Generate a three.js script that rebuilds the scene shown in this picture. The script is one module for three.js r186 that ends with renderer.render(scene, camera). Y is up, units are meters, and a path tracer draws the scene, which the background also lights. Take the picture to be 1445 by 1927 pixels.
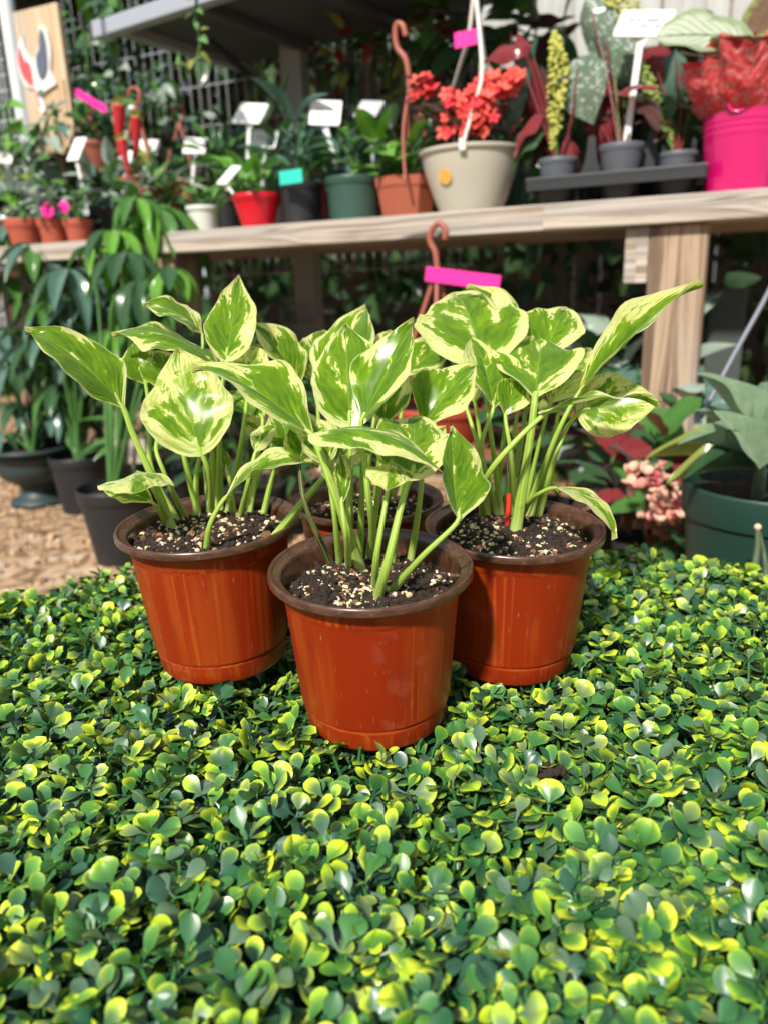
import * as THREE from 'three';
import { RoundedBoxGeometry } from 'three/addons/geometries/RoundedBoxGeometry.js';
import { mergeGeometries } from 'three/addons/utils/BufferGeometryUtils.js';

// ------------------------------------------------------------------ camera, sky, sun, exposure
const scene = new THREE.Scene();
const CAM_Y = 0.49, PITCH = 16.5 * Math.PI / 180, ROLL = 2 * Math.PI / 180;
const camera = new THREE.PerspectiveCamera(68, 1445 / 1927, 0.02, 60);
camera.position.set(0, CAM_Y, 0);
camera.rotation.order = 'YXZ';
camera.rotation.set(-PITCH, 0, -ROLL);
camera.focus = 0.455;
camera.userData.fStop = 6.3;
camera.updateMatrixWorld(true);
const renderer = new THREE.WebGLRenderer({ antialias: true });
renderer.toneMapping = THREE.LinearToneMapping;
renderer.toneMappingExposure = 1.27;
renderer.shadowMap.enabled = true;
const SUN = new THREE.Vector3(-0.30, 0.76, 0.57).normalize();
{
  const w = 128, h = 64, d = new Float32Array(w * h * 4);
  for (let j = 0; j < h; j++) for (let i = 0; i < w; i++) {
    const el = ((j + 0.5) / h - 0.5) * Math.PI, az = ((i + 0.5) / w - 0.5) * 2 * Math.PI;
    const y = Math.max(0, Math.sin(el)), k = Math.pow(1 - y, 2.2);
    const dir = new THREE.Vector3(Math.cos(el) * Math.cos(az), Math.sin(el), Math.cos(el) * Math.sin(az));
    const g = 0.35 * Math.pow(Math.max(0, dir.dot(SUN)), 6);
    const o = (j * w + i) * 4;
    d[o] = 0.52 + 0.42 * k + g; d[o + 1] = 0.68 + 0.3 * k + g * 0.96; d[o + 2] = 0.98 + 0.08 * k + g * 0.85; d[o + 3] = 1;
  }
  const t = new THREE.DataTexture(d, w, h, THREE.RGBAFormat, THREE.FloatType);
  t.mapping = THREE.EquirectangularReflectionMapping; t.magFilter = THREE.LinearFilter; t.needsUpdate = true;
  scene.background = t; scene.environment = t;
  scene.backgroundIntensity = 0.52; scene.environmentIntensity = 0.52;
}
const sun = new THREE.DirectionalLight(new THREE.Color(1, 0.95, 0.86), 4.9);
sun.position.copy(SUN).multiplyScalar(8); sun.target.position.set(0, 0.3, -0.9);
sun.castShadow = true; sun.shadow.radius = 7; sun.shadow.mapSize.set(4096, 4096);
Object.assign(sun.shadow.camera, { left: -3, right: 3, top: 3, bottom: -3, near: 1, far: 16 });
scene.add(sun, sun.target);

// ------------------------------------------------------------------ helpers
const V = (x, y, z) => new THREE.Vector3(x, y, z);
function rng(seed) { let a = seed >>> 0; return () => { a = (a + 0x6D2B79F5) | 0; let t = Math.imul(a ^ (a >>> 15), 1 | a); t = (t + Math.imul(t ^ (t >>> 7), 61 | t)) ^ t; return ((t ^ (t >>> 14)) >>> 0) / 4294967296; }; }
const R = rng(7);
const rr = (a, b, r = R) => a + (b - a) * r();
const clamp = (x, a = 0, b = 1) => Math.min(b, Math.max(a, x));
const sstep = (a, b, x) => { const t = clamp((x - a) / (b - a)); return t * t * (3 - 2 * t); };
const mix = (a, b, t) => a + (b - a) * t;
const hash = (x, y, s) => { let h = Math.imul(x, 374761393) ^ Math.imul(y, 668265263) ^ Math.imul(s, 974634777); h = Math.imul(h ^ (h >>> 13), 1274126177); return ((h ^ (h >>> 16)) >>> 0) / 4294967296; };
function noise(x, y, s = 1) {
  const xi = Math.floor(x), yi = Math.floor(y), fx = x - xi, fy = y - yi, u = fx * fx * (3 - 2 * fx), v = fy * fy * (3 - 2 * fy);
  return mix(mix(hash(xi, yi, s), hash(xi + 1, yi, s), u), mix(hash(xi, yi + 1, s), hash(xi + 1, yi + 1, s), u), v);
}
const fbm = (x, y, s = 1, o = 4) => { let a = 0, k = 0.5, n = 0; for (let i = 0; i < o; i++) { a += k * noise(x, y, s + i); n += k; x *= 2.03; y *= 2.03; k *= 0.5; } return a / n; };
const COL = (r, g, b) => new THREE.Color().setRGB(r, g, b);
const hex = (h) => new THREE.Color(h);

// a photographed direction and a distance along the lens axis -> a place in the world (pixel units of the 1445 x 1927 photograph)
const FPX = 963.5 / Math.tan(34 * Math.PI / 180);
const AX = V(1, 0, 0).applyQuaternion(camera.quaternion), AY = V(0, 1, 0).applyQuaternion(camera.quaternion), AZ = V(0, 0, 1).applyQuaternion(camera.quaternion);
const ray = (px, py) => AX.clone().multiplyScalar((px - 722.5) / FPX).addScaledVector(AY, (963.5 - py) / FPX).addScaledVector(AZ, -1);
const P = (px, py, d) => ray(px, py).multiplyScalar(d).add(camera.position);
const onLevel = (px, py, y) => { const v = ray(px, py); return v.multiplyScalar((y - CAM_Y) / v.y).add(camera.position); };
const camDir = (x, y, z) => AX.clone().multiplyScalar(x).addScaledVector(AY, y).addScaledVector(AZ, z).normalize();
const depthOf = (p) => -p.clone().sub(camera.position).dot(AZ);

const used = {};
function numbered(name) { const n = used[name] = (used[name] ?? -1) + 1; return n ? `${name}_${String(n).padStart(3, '0')}` : name; }
function tag(o, label, category, group) { o.userData.label = label; o.userData.category = category; if (group) o.userData.group = group; return o; }
function thing(name, label, category, pos = V(0, 0, 0), group) {
  const o = new THREE.Group(); o.name = numbered(name); o.position.copy(pos); tag(o, label, category, group); scene.add(o); return o;
}
function part(name, geo, mat, parent, pos) {
  const m = new THREE.Mesh(geo, mat); m.name = parent ? name : numbered(name); m.castShadow = m.receiveShadow = true; if (pos) m.position.copy(pos);
  (parent ?? scene).add(m); return m;
}
function stuff(name, geo, mat, parent) { const m = part(name, geo, mat, parent); m.userData.kind = 'stuff'; return m; }
function structure(name, geo, mat) { const m = part(name, geo, mat); m.userData.kind = 'structure'; return m; }

function tex(w, h, fn, { srgb = true, rx = 1, ry = 1 } = {}) {
  const d = new Uint8Array(w * h * 4);
  for (let j = 0; j < h; j++) for (let i = 0; i < w; i++) {
    const c = fn((i + 0.5) / w, (j + 0.5) / h), o = (j * w + i) * 4;
    for (let k = 0; k < 3; k++) { let x = clamp(c[k]); if (srgb) x = x <= 0.0031308 ? x * 12.92 : 1.055 * Math.pow(x, 1 / 2.4) - 0.055; d[o + k] = x * 255; }
    d[o + 3] = 255;
  }
  const t = new THREE.DataTexture(d, w, h); t.magFilter = THREE.LinearFilter; t.minFilter = THREE.LinearMipmapLinearFilter; t.generateMipmaps = true;
  t.wrapS = t.wrapT = THREE.RepeatWrapping; t.repeat.set(rx, ry); if (srgb) t.colorSpace = THREE.SRGBColorSpace; t.needsUpdate = true; return t;
}
const std = (o) => new THREE.MeshStandardMaterial({ side: THREE.DoubleSide, ...o });
const phys = (o) => new THREE.MeshPhysicalMaterial({ side: THREE.DoubleSide, ...o });
const lerp3 = (a, b, t) => [mix(a[0], b[0], t), mix(a[1], b[1], t), mix(a[2], b[2], t)];

// uv in metres from the dominant face direction; long axis runs along v
function metreUV(g, long = 0) {
  g = g.index ? g.toNonIndexed() : g; g.computeVertexNormals();
  const p = g.attributes.position, n = g.attributes.normal, uv = new Float32Array(p.count * 2);
  for (let i = 0; i < p.count; i++) {
    const a = [p.getX(i), p.getY(i), p.getZ(i)], b = [Math.abs(n.getX(i)), Math.abs(n.getY(i)), Math.abs(n.getZ(i))];
    const m = b.indexOf(Math.max(...b)), rest = [0, 1, 2].filter((k) => k !== m);
    const v = rest.includes(long) ? long : rest[0], u = rest.find((k) => k !== v);
    uv[2 * i] = a[u] + (m === 0 ? 0.37 : m === 1 ? 0.13 : 0); uv[2 * i + 1] = a[v];
  }
  g.setAttribute('uv', new THREE.BufferAttribute(uv, 2)); return g;
}
const board = (w, h, d, r = 0.003, long = w > h && w > d ? 0 : h > d ? 1 : 2) => metreUV(new RoundedBoxGeometry(w, h, d, 2, Math.min(r, w / 3, h / 3, d / 3)), long);
function tube(pts, r0, r1 = r0, seg = 12, rad = 7) {
  const c = new THREE.CatmullRomCurve3(pts, false, 'centripetal'), g = new THREE.TubeGeometry(c, seg, 1, rad, false), p = g.attributes.position, n = g.attributes.normal;
  for (let i = 0; i <= seg; i++) {
    const o = c.getPointAt(i / seg), r = mix(r0, r1, i / seg);
    for (let j = 0; j <= rad; j++) { const k = i * (rad + 1) + j; p.setXYZ(k, o.x + n.getX(k) * r, o.y + n.getY(k) * r, o.z + n.getZ(k) * r); }
  }
  return g;
}
const lathe = (pts, seg = 48) => new THREE.LatheGeometry(pts.map(([r, y]) => new THREE.Vector2(Math.max(r, 1e-5), y)), seg);
const at = (g, x, y, z) => g.translate(x, y, z);

// ------------------------------------------------------------------ shared materials
const woodTex = (a, b, seed) => tex(512, 512, (u, v) => {
  let w = fbm(u * 6, v * 1.6, seed + 1, 3) * 0.16, kn = 0;
  for (let k = 0; k < 3; k++) { const kx = hash(k, 1, seed), ky = hash(k, 2, seed), dx = (u - kx) * 14, dy = (v - ky) * 7, d = Math.hypot(dx, dy); w += 0.05 * Math.exp(-d * d * 0.6) * Math.sign(dx); kn = Math.max(kn, sstep(0.42, 0.2, d)); }
  const x = u + w, early = fbm(x * 46, v * 0.9, seed + 3, 2), f = fbm(x * 170, v * 5, seed + 5, 3), fine = fbm(x * 420, v * 26, seed + 7, 2), crack = sstep(0.035, 0.008, Math.abs(fbm(x * 30, v * 0.7, seed + 40, 2) - 0.5)) * sstep(0.5, 0.62, fbm(u * 7, v * 4, seed + 44, 2)), st = sstep(0.55, 0.75, fbm(u * 5, v * 4, seed + 20, 4)), g = fbm(u * 3, v * 2, seed + 60, 3);
  let c = lerp3(a, b, clamp(0.25 + 2.6 * (early - 0.45) + 1.3 * (f - 0.5) + 0.6 * (fine - 0.5))); c = lerp3(c, [0.36, 0.34, 0.32], sstep(0.42, 0.7, g) * 0.45);
  c = lerp3(c, [b[0] * 0.5, b[1] * 0.48, b[2] * 0.46], st * 0.45); return lerp3(c, [b[0] * 0.22, b[1] * 0.2, b[2] * 0.18], Math.max(crack * 0.85, kn * 0.7));
}, { rx: 3, ry: 1.3 });
const woodBump = tex(256, 512, (u, v) => { const f = fbm(u * 110, v * 4, 31, 3); return [f, f, f]; }, { srgb: false, rx: 3, ry: 1.3 });
const M = {};
M.wood = std({ map: woodTex([0.42, 0.3, 0.2], [0.16, 0.1, 0.06], 3), bumpMap: woodBump, bumpScale: 0.0012, roughness: 0.85 });
M.woodPale = std({ map: woodTex([0.5, 0.43, 0.35], [0.25, 0.19, 0.145], 12), bumpMap: woodBump, bumpScale: 0.0015, roughness: 0.9 });
M.ply = std({ map: woodTex([0.62, 0.46, 0.3], [0.5, 0.34, 0.2], 23), roughness: 0.8 });
M.soil = std({ map: tex(256, 256, (u, v) => { const f = fbm(u * 40, v * 40, 4, 4); return lerp3([0.008, 0.006, 0.004], [0.05, 0.032, 0.02], sstep(0.35, 0.75, f)); }), roughness: 1 });
M.crumb = std({ color: COL(0.03, 0.019, 0.012), roughness: 1 });
M.bark = std({ color: COL(0.2, 0.1, 0.045), roughness: 0.95 });
M.perlite = std({ color: COL(0.72, 0.62, 0.44), roughness: 0.9 });
const plastic = (c, o = {}) => phys({ color: c, roughness: 0.45, ...o });
M.black = plastic(COL(0.016, 0.017, 0.019), { roughness: 0.5 });
M.grey = plastic(COL(0.09, 0.1, 0.115), { roughness: 0.5 });
M.white = plastic(COL(0.8, 0.81, 0.8), { roughness: 0.5 });
M.steel = std({ color: COL(0.55, 0.57, 0.6), roughness: 0.4, metalness: 0.7 });
M.wire = std({ color: COL(0.6, 0.62, 0.65), roughness: 0.5, metalness: 0.4 });
M.darkIron = std({ color: COL(0.012, 0.013, 0.018), roughness: 0.6 });
M.hook = plastic(COL(0.34, 0.1, 0.065));
M.pinkTag = plastic(COL(0.88, 0.02, 0.3), { roughness: 0.55 });
M.teal = plastic(COL(0.02, 0.55, 0.42), { roughness: 0.55 });

// ------------------------------------------------------------------ ground
{
  const gt = tex(512, 512, (u, v) => {
    const a = fbm(u * 60, v * 60, 41, 3), b = fbm(u * 9, v * 9, 47, 4), c = fbm(u * 24, v * 24, 52, 3);
    return lerp3(lerp3([0.2, 0.11, 0.055], [0.46, 0.3, 0.17], sstep(0.3, 0.7, a)), [0.62, 0.5, 0.36], sstep(0.55, 0.75, c) * 0.6 * b * 1.6);
  }, { rx: 40, ry: 40 });
  const g = new THREE.PlaneGeometry(40, 40).rotateX(-Math.PI / 2);
  structure('ground', g, std({ map: gt, roughness: 1 }));
  const geo = new THREE.IcosahedronGeometry(1, 0), im = new THREE.InstancedMesh(geo, std({ color: 0xffffff, roughness: 0.95 }), 9000), r = rng(5), q = new THREE.Quaternion(), m = new THREE.Matrix4();
  for (let i = 0; i < 9000; i++) {
    const z = -0.7 - 2.4 * Math.pow(r(), 0.8), x = rr(-2.1, 1.4, r), s = rr(0.003, 0.009, r) * (r() < 0.06 ? 1.8 : 1);
    q.setFromEuler(new THREE.Euler(r() * 6, r() * 6, r() * 6));
    m.compose(V(x, s * 0.25, z), q, V(s, s * rr(0.5, 0.9, r), s * rr(0.7, 1.2, r))); im.setMatrixAt(i, m);
    const t = r(), c = t < 0.25 ? [0.2, 0.11, 0.06] : t < 0.8 ? [0.46, 0.29, 0.16] : [0.6, 0.47, 0.33], k = rr(0.7, 1.15, r);
    im.setColorAt(i, COL(c[0] * k, c[1] * k, c[2] * k));
  }
  im.name = 'gravel'; im.userData.kind = 'stuff'; im.castShadow = im.receiveShadow = true; tag(im, 'tan pea gravel and wood chips spread over the ground', 'gravel'); scene.add(im);
}

// ------------------------------------------------------------------ plant bench (frame: right end of its front edge)
const SHELF = CAM_Y + 0.118;
const BO = V(0.56, 0, -1.165), BD = V(0.913, 0, 0.409).normalize(), BN = V(BD.z, 0, -BD.x);   // BD runs to the right, BN away from the viewer
const BTURN = -Math.atan2(BD.z, BD.x);
function W(px, py, off = 0) { const v = ray(px, py), o = BO.clone().addScaledVector(BN, off); return v.multiplyScalar(o.clone().sub(camera.position).dot(BN) / v.dot(BN)).add(camera.position); }
function onShelf(px, off) { let y = 420, p; for (let i = 0; i < 12; i++) { p = W(px, y, off); y += (p.y - SHELF) / depthOf(p) * FPX * 0.98; } p.y = SHELF; return p; }
const onGround = (px, py) => onLevel(px, py, 0);
const local = (grp, p) => { grp.updateMatrixWorld(true); return grp.worldToLocal(p.clone()); };
const bench = thing('plant_bench', 'weathered wooden plant bench with pale front board and square posts', 'bench', BO);
bench.rotation.y = BTURN;
{
  const x0 = -1.9, x1 = 0.45, L = x1 - x0, y = SHELF;
  const fx = local(bench, W(300, 470, 0)).x;
  part('front_board', board(x1 - fx, 0.04, 0.09), M.woodPale, bench, V((x1 + fx) / 2, y - 0.02, -0.045));
  part('front_board', board(fx - x0 - 0.004, 0.036, 0.09), M.woodPale, bench, V((x0 + fx) / 2, y - 0.021, -0.055));
  for (let i = 0; i < 4; i++) part('plank', board(L, 0.03, 0.125), M.wood, bench, V((x0 + x1) / 2, y - 0.015, -0.16 - i * 0.132));
  const px = local(bench, W(1266, 600, 0.03)).x, plx = local(bench, W(322, 560, 0.03)).x;
  const post = (x, w, d, zz) => part('post', board(w, y - 0.041, d, 0.004, 1), M.wood, bench, V(x, (y - 0.041) / 2, zz));
  post(px, 0.085, 0.085, -0.02 - 0.0425); post(plx, 0.045, 0.085, -0.02 - 0.0425);
  post(x1 - 0.05, 0.085, 0.085, -0.55); post(x0 + 0.1, 0.085, 0.085, -0.3);
  part('joist', board(0.036, 0.085, 0.5, 0.003, 2), M.woodPale, bench, V(px - 0.0425 - 0.0185, y - 0.0425 - 0.041, -0.02 - 0.25));
}

// ------------------------------------------------------------------ artificial boxwood mat on a low table
const MATC = V(0, 0, -0.275), MHX = 0.5, MHZ = 0.475;
const matQ = (x, z) => Math.pow(Math.abs(x - MATC.x) / MHX, 2.6) + Math.pow(Math.abs(z - MATC.z) / MHZ, 2.6);
const matY = (x, z) => 0.207 + 0.014 * (fbm(x * 9 + 5, z * 9, 61, 3) - 0.5) - 0.02 * sstep(0.72, 1.02, matQ(x, z));
const FACING = [['front', 697, 1060, 0.445, 0.05, 0.0], ['left', 392, 978, 0.505, 0.04, 0.012], ['right', 966, 985, 0.512, 0.045, -0.02], ['rear', 690, 935, 0.6, 0.03, 0]];
const POT_H = 0.1003;
const potSpots = {};
for (const [k, px, py, d, tx, tz] of FACING) {
  const rim = P(px, py, d), q = new THREE.Quaternion().setFromEuler(new THREE.Euler(tx, 0, tz)), up = V(0, 1, 0).applyQuaternion(q);
  potSpots[k] = { rim, q, up, base: rim.clone().addScaledVector(up, -POT_H) };
}
{
  const tbl = thing('low_table', 'low wooden table hidden beneath the artificial boxwood mat', 'table', V(MATC.x, 0, MATC.z));
  part('table_top', board(0.86, 0.03, 0.8), M.wood, tbl, V(0, 0.155, 0));
  for (const sx of [-1, 1]) for (const sz of [-1, 1]) part('leg', board(0.05, 0.14, 0.05), M.wood, tbl, V(sx * 0.36, 0.07, sz * 0.33));
  const mat = thing('boxwood_mat', 'artificial boxwood mat of glossy green leaves with yellow tips under the pots', 'hedge mat', V(MATC.x, 0, MATC.z));
  const toMat = (p) => p.sub(mat.position);
  // backing
  {
    const pos = [], idx = [], N = 40, K = 96;
    for (let i = 0; i <= N; i++) for (let j = 0; j < K; j++) {
      const a = j / K * 2 * Math.PI, c = Math.cos(a), s = Math.sin(a), e = Math.pow(Math.pow(Math.abs(c), 2.6) + Math.pow(Math.abs(s), 2.6), -1 / 2.6) * i / N, x = MATC.x + MHX * c * e, z = MATC.z + MHZ * s * e;
      pos.push(x - MATC.x, matY(x, z) - 0.004, z - MATC.z);
    }
    for (let i = 0; i < N; i++) for (let j = 0; j < K; j++) { const a = i * K + j, b = i * K + (j + 1) % K, c = a + K, d = b + K; idx.push(a, b, c, b, d, c); }
    const g = new THREE.BufferGeometry(); g.setAttribute('position', new THREE.Float32BufferAttribute(pos, 3)); g.setIndex(idx); g.computeVertexNormals();
    const under = g.clone(); { const p = under.attributes.position; for (let i = 0; i < p.count; i++) p.setY(i, 0.1705); under.index.array.reverse(); }
    part('backing', mergeGeometries([g, under]), std({ color: COL(0.03, 0.1, 0.035), roughness: 0.7 }), mat);
  }
  // leaf templates
  function template(lobed, nu, nv) {
    const pos = [], par = [], idx = [];
    const rows = nu > 6 ? [0, 0.18, 0.32, 0.46, 0.6, 0.74, 0.87, 0.96, 1] : [0, 0.3, 0.6, 0.86, 1]; nu = rows.length - 1;
    for (let i = 0; i <= nu; i++) for (let j = 0; j <= nv; j++) {
      const u = rows[i], v = (j / nv) * 2 - 1, t = clamp((u - 0.27) / 0.73);
      const hw = mix(0.035, lobed ? 0.43 : 0.265, Math.pow(Math.max(0, Math.sin(Math.PI * Math.pow(t, 1.3))), t > 0.5 ? 0.55 : 1)) * (u === 1 ? (nu < 6 ? 0.5 : 0.3) : 1);
      let y = u; if (lobed) y -= 0.2 * Math.pow(u, 4) * Math.pow(1 - Math.min(1, Math.abs(v) * 1.7), 1.2);
      let z = 0.22 * hw * v * v * t + 0.09 * Math.sin(u * 2.8) - 0.05 * Math.exp(-v * v * 30) * t * (1 - t);
      if (lobed) z += 0.2 * hw * Math.sin(Math.min(1, Math.abs(v)) * Math.PI) * t;
      pos.push(v * hw, y, z); par.push(u, v);
    }
    for (let i = 0; i < nu; i++) for (let j = 0; j < nv; j++) { const a = i * (nv + 1) + j, b = a + 1, c = a + nv + 1, d = c + 1; idx.push(a, b, c, b, d, c); }
    const g = new THREE.BufferGeometry(); g.setAttribute('position', new THREE.Float32BufferAttribute(pos, 3)); g.setIndex(idx); g.computeVertexNormals();
    return { g, pos, nor: g.attributes.normal.array, par, idx, n: pos.length / 3 };
  }
  const T = { near: [template(false, 9, 4), template(true, 9, 6)], far: [template(false, 5, 3), template(true, 5, 4)] };
  const DARK = [[0.02, 0.095, 0.034], [0.034, 0.13, 0.036], [0.03, 0.092, 0.048], [0.085, 0.155, 0.082], [0.05, 0.165, 0.034]];
  const YEL = [[0.52, 0.66, 0.025], [0.66, 0.74, 0.04], [0.42, 0.6, 0.03]];
  function leafColor(u, v, k) {       // dyed plastic: dark base, yellow tip of its own breadth
    const m = u + 0.2 * (v * v - 0.4) + k.skew * v, s = sstep(k.th, k.th + k.soft, m), mid = sstep(k.th - 0.4, k.th + 0.1, m);
    return lerp3(lerp3(k.dark, [k.dark[0] * 2.6 + 0.02, k.dark[1] * 2.1, k.dark[2] * 0.9], mid * 0.7), k.yel, s);
  }
  const kind = (r, top = 1) => { const t = r() * (top ? 0.85 : 1.5); return { dark: DARK[Math.floor(r() * 5)], yel: YEL[Math.floor(r() * 3)], th: t < 0.27 ? rr(0.4, 0.68, r) : t < 0.66 ? rr(0.66, 0.88, r) : 1.5, soft: rr(0.25, 0.55, r), skew: rr(-0.08, 0.08, r) }; };
  const matLeaf = phys({ vertexColors: true, roughness: 0.4, clearcoat: 0.2, clearcoatRoughness: 0.22 });
  const shared = [];
  { const r = rng(21); for (let i = 0; i < 40; i++) { const t = T.near[i % 3 === 0 ? 1 : 0], k = kind(r), c = []; for (let j = 0; j < t.n; j++) c.push(...leafColor(t.par[2 * j], t.par[2 * j + 1], k)); const g = t.g.clone(); g.setAttribute('color', new THREE.Float32BufferAttribute(c, 3)); shared.push(g); } }
  const r = rng(99), leaves = [], stems = [];
  const STEP = 0.0106;
  for (let gx = -48; gx <= 48; gx++) for (let gz = -46; gz <= 46; gz++) {
    const x = MATC.x + (gx + (gz & 1) * 0.5 + rr(-0.45, 0.45, r)) * STEP, z = MATC.z + (gz + rr(-0.45, 0.45, r)) * STEP, q = matQ(x, z);
    if (q > 1 || z > -0.1) continue;
    const y0 = matY(x, z), lean = V(rr(-0.5, 0.5, r), 1, rr(-0.5, 0.5, r) - 0.05).normalize(), h = rr(0.017, 0.033, r) * (q > 0.85 ? 0.85 : 1), spin = r() * 6.28;
    const root = V(x, y0, z), sx = V(1, 0, 0).cross(lean).normalize(), sy = lean.clone().cross(sx);
    stems.push([root, root.clone().addScaledVector(lean, h)]);
    const whorls = h > 0.024 ? [0.45, 0.74, 1] : [0.6, 1];
    whorls.forEach((f, wi) => {
      const n = f === 1 ? 3 + (r() < 0.4 ? 1 : 0) : 2;
      for (let k = 0; k < n; k++) {
        const a = spin + wi * 0.9 + k / n * 6.283 + rr(-0.4, 0.4, r), rise = f === 1 ? (r() < 0.25 ? rr(0.6, 1.2, r) : rr(-0.1, 0.55, r)) : rr(-0.3, 0.35, r);
        const out = sx.clone().multiplyScalar(Math.cos(a)).addScaledVector(sy, Math.sin(a)), axis = out.clone().multiplyScalar(Math.cos(rise)).addScaledVector(lean, Math.sin(rise)).normalize();
        const p = root.clone().addScaledVector(lean, h * f);
        let nrm = lean.clone().addScaledVector(axis, -lean.dot(axis)).normalize(); if (nrm.lengthSq() < 0.1) nrm = out.clone().negate();
        nrm.applyAxisAngle(axis, rr(-0.5, 0.5, r));
        const len = rr(0.0112, 0.0172, r), lobed = r() < 0.27;
        let hit = false;
        const mid = p.clone().addScaledVector(axis, len * 0.75);
        for (const s of Object.values(potSpots)) for (const e of [p, mid]) { const w = e.clone().sub(s.base), hh = w.dot(s.up), rad = w.addScaledVector(s.up, -hh).length(); if (hh > -0.005 && rad < 0.0463 + Math.max(0, hh) * 0.08) hit = true; }
        if (hit) continue;
        leaves.push({ p, axis, nrm, len, lobed, mid, tip: f === 1 });
      }
    });
  }
  // the 300 that show largest are meshes of their own
  for (const l of leaves) {
    const v = l.mid.clone().sub(camera.position), d = -v.dot(AZ), X = v.dot(AX) / d * FPX + 722.5, Y = 963.5 - v.dot(AY) / d * FPX;
    l.d = d; l.score = X > 15 && X < 1430 && Y > 1000 && Y < 1910 && d > 0.1 ? l.len * Math.abs(l.nrm.dot(v) / v.length()) / d + (l.mid.y - matY(l.mid.x, l.mid.z)) * 1.2 : -1;
  }
  leaves.sort((a, b) => b.score - a.score);
  const m4 = new THREE.Matrix4();
  leaves.slice(0, 300).forEach((l, i) => {
    const pool = shared.filter((_, k) => (k % 3 === 0) === l.lobed), m = part('leaf', pool[Math.floor(r() * pool.length)], matLeaf, mat);
    const side = l.axis.clone().cross(l.nrm).normalize(); m4.makeBasis(side, l.axis, side.clone().cross(l.axis)); m.quaternion.setFromRotationMatrix(m4); m.scale.setScalar(l.len); m.position.copy(toMat(l.p.clone()));
  });
  const rest = leaves.slice(300), pos = [], nor = [], col = [], idx = [], w = V(0, 0, 0);
  for (const l of rest) {
    const t = (l.d < 0.43 ? T.near : T.far)[l.lobed ? 1 : 0], k = kind(r, l.tip), side = l.axis.clone().cross(l.nrm).normalize(), n = side.clone().cross(l.axis), o = toMat(l.p.clone()), b0 = pos.length / 3;
    for (let j = 0; j < t.n; j++) {
      w.copy(side).multiplyScalar(t.pos[3 * j] * l.len).addScaledVector(l.axis, t.pos[3 * j + 1] * l.len).addScaledVector(n, t.pos[3 * j + 2] * l.len).add(o); pos.push(w.x, w.y, w.z);
      w.copy(side).multiplyScalar(t.nor[3 * j]).addScaledVector(l.axis, t.nor[3 * j + 1]).addScaledVector(n, t.nor[3 * j + 2]); nor.push(w.x, w.y, w.z);
      const c = leafColor(t.par[2 * j], t.par[2 * j + 1], k); col.push(c[0], c[1], c[2]);
    }
    for (const i of t.idx) idx.push(b0 + i);
  }
  const g = new THREE.BufferGeometry();
  g.setAttribute('position', new THREE.Float32BufferAttribute(pos, 3)); g.setAttribute('normal', new THREE.Float32BufferAttribute(nor, 3)); g.setAttribute('color', new THREE.Float32BufferAttribute(col, 3)); g.setIndex(idx);
  stuff('foliage', g, matLeaf, mat);
  const im = new THREE.InstancedMesh(new THREE.CylinderGeometry(0.001, 0.0012, 1, 5), std({ color: COL(0.035, 0.14, 0.035), roughness: 0.5 }), stems.length), Q = new THREE.Quaternion();
  stems.forEach(([a, b], i) => { const d = b.clone().sub(a), L = d.length(); Q.setFromUnitVectors(V(0, 1, 0), d.normalize()); m4.compose(toMat(a.clone().add(b).multiplyScalar(0.5)), Q, V(1, L, 1)); im.setMatrixAt(i, m4); });
  im.name = 'stems'; im.userData.kind = 'stuff'; mat.add(im);
  console.log('mat leaves', leaves.length, 'tris', idx.length / 3);
  // crumb of potting soil on the mat
  const c0 = onLevel(1040, 1447, 0.243), cr = rng(3), gs = [];
  for (let i = 0; i < 60; i++) { const s = rr(0.0008, 0.0022, cr); gs.push(at(new THREE.IcosahedronGeometry(s, 0), c0.x + rr(-0.006, 0.006, cr), 0.241 + rr(-0.002, 0.003, cr), c0.z + rr(-0.004, 0.004, cr))); }
  tag(stuff('soil_crumbs', mergeGeometries(gs), M.crumb), 'small clump of spilled potting soil on the boxwood mat', 'soil');
}

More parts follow.
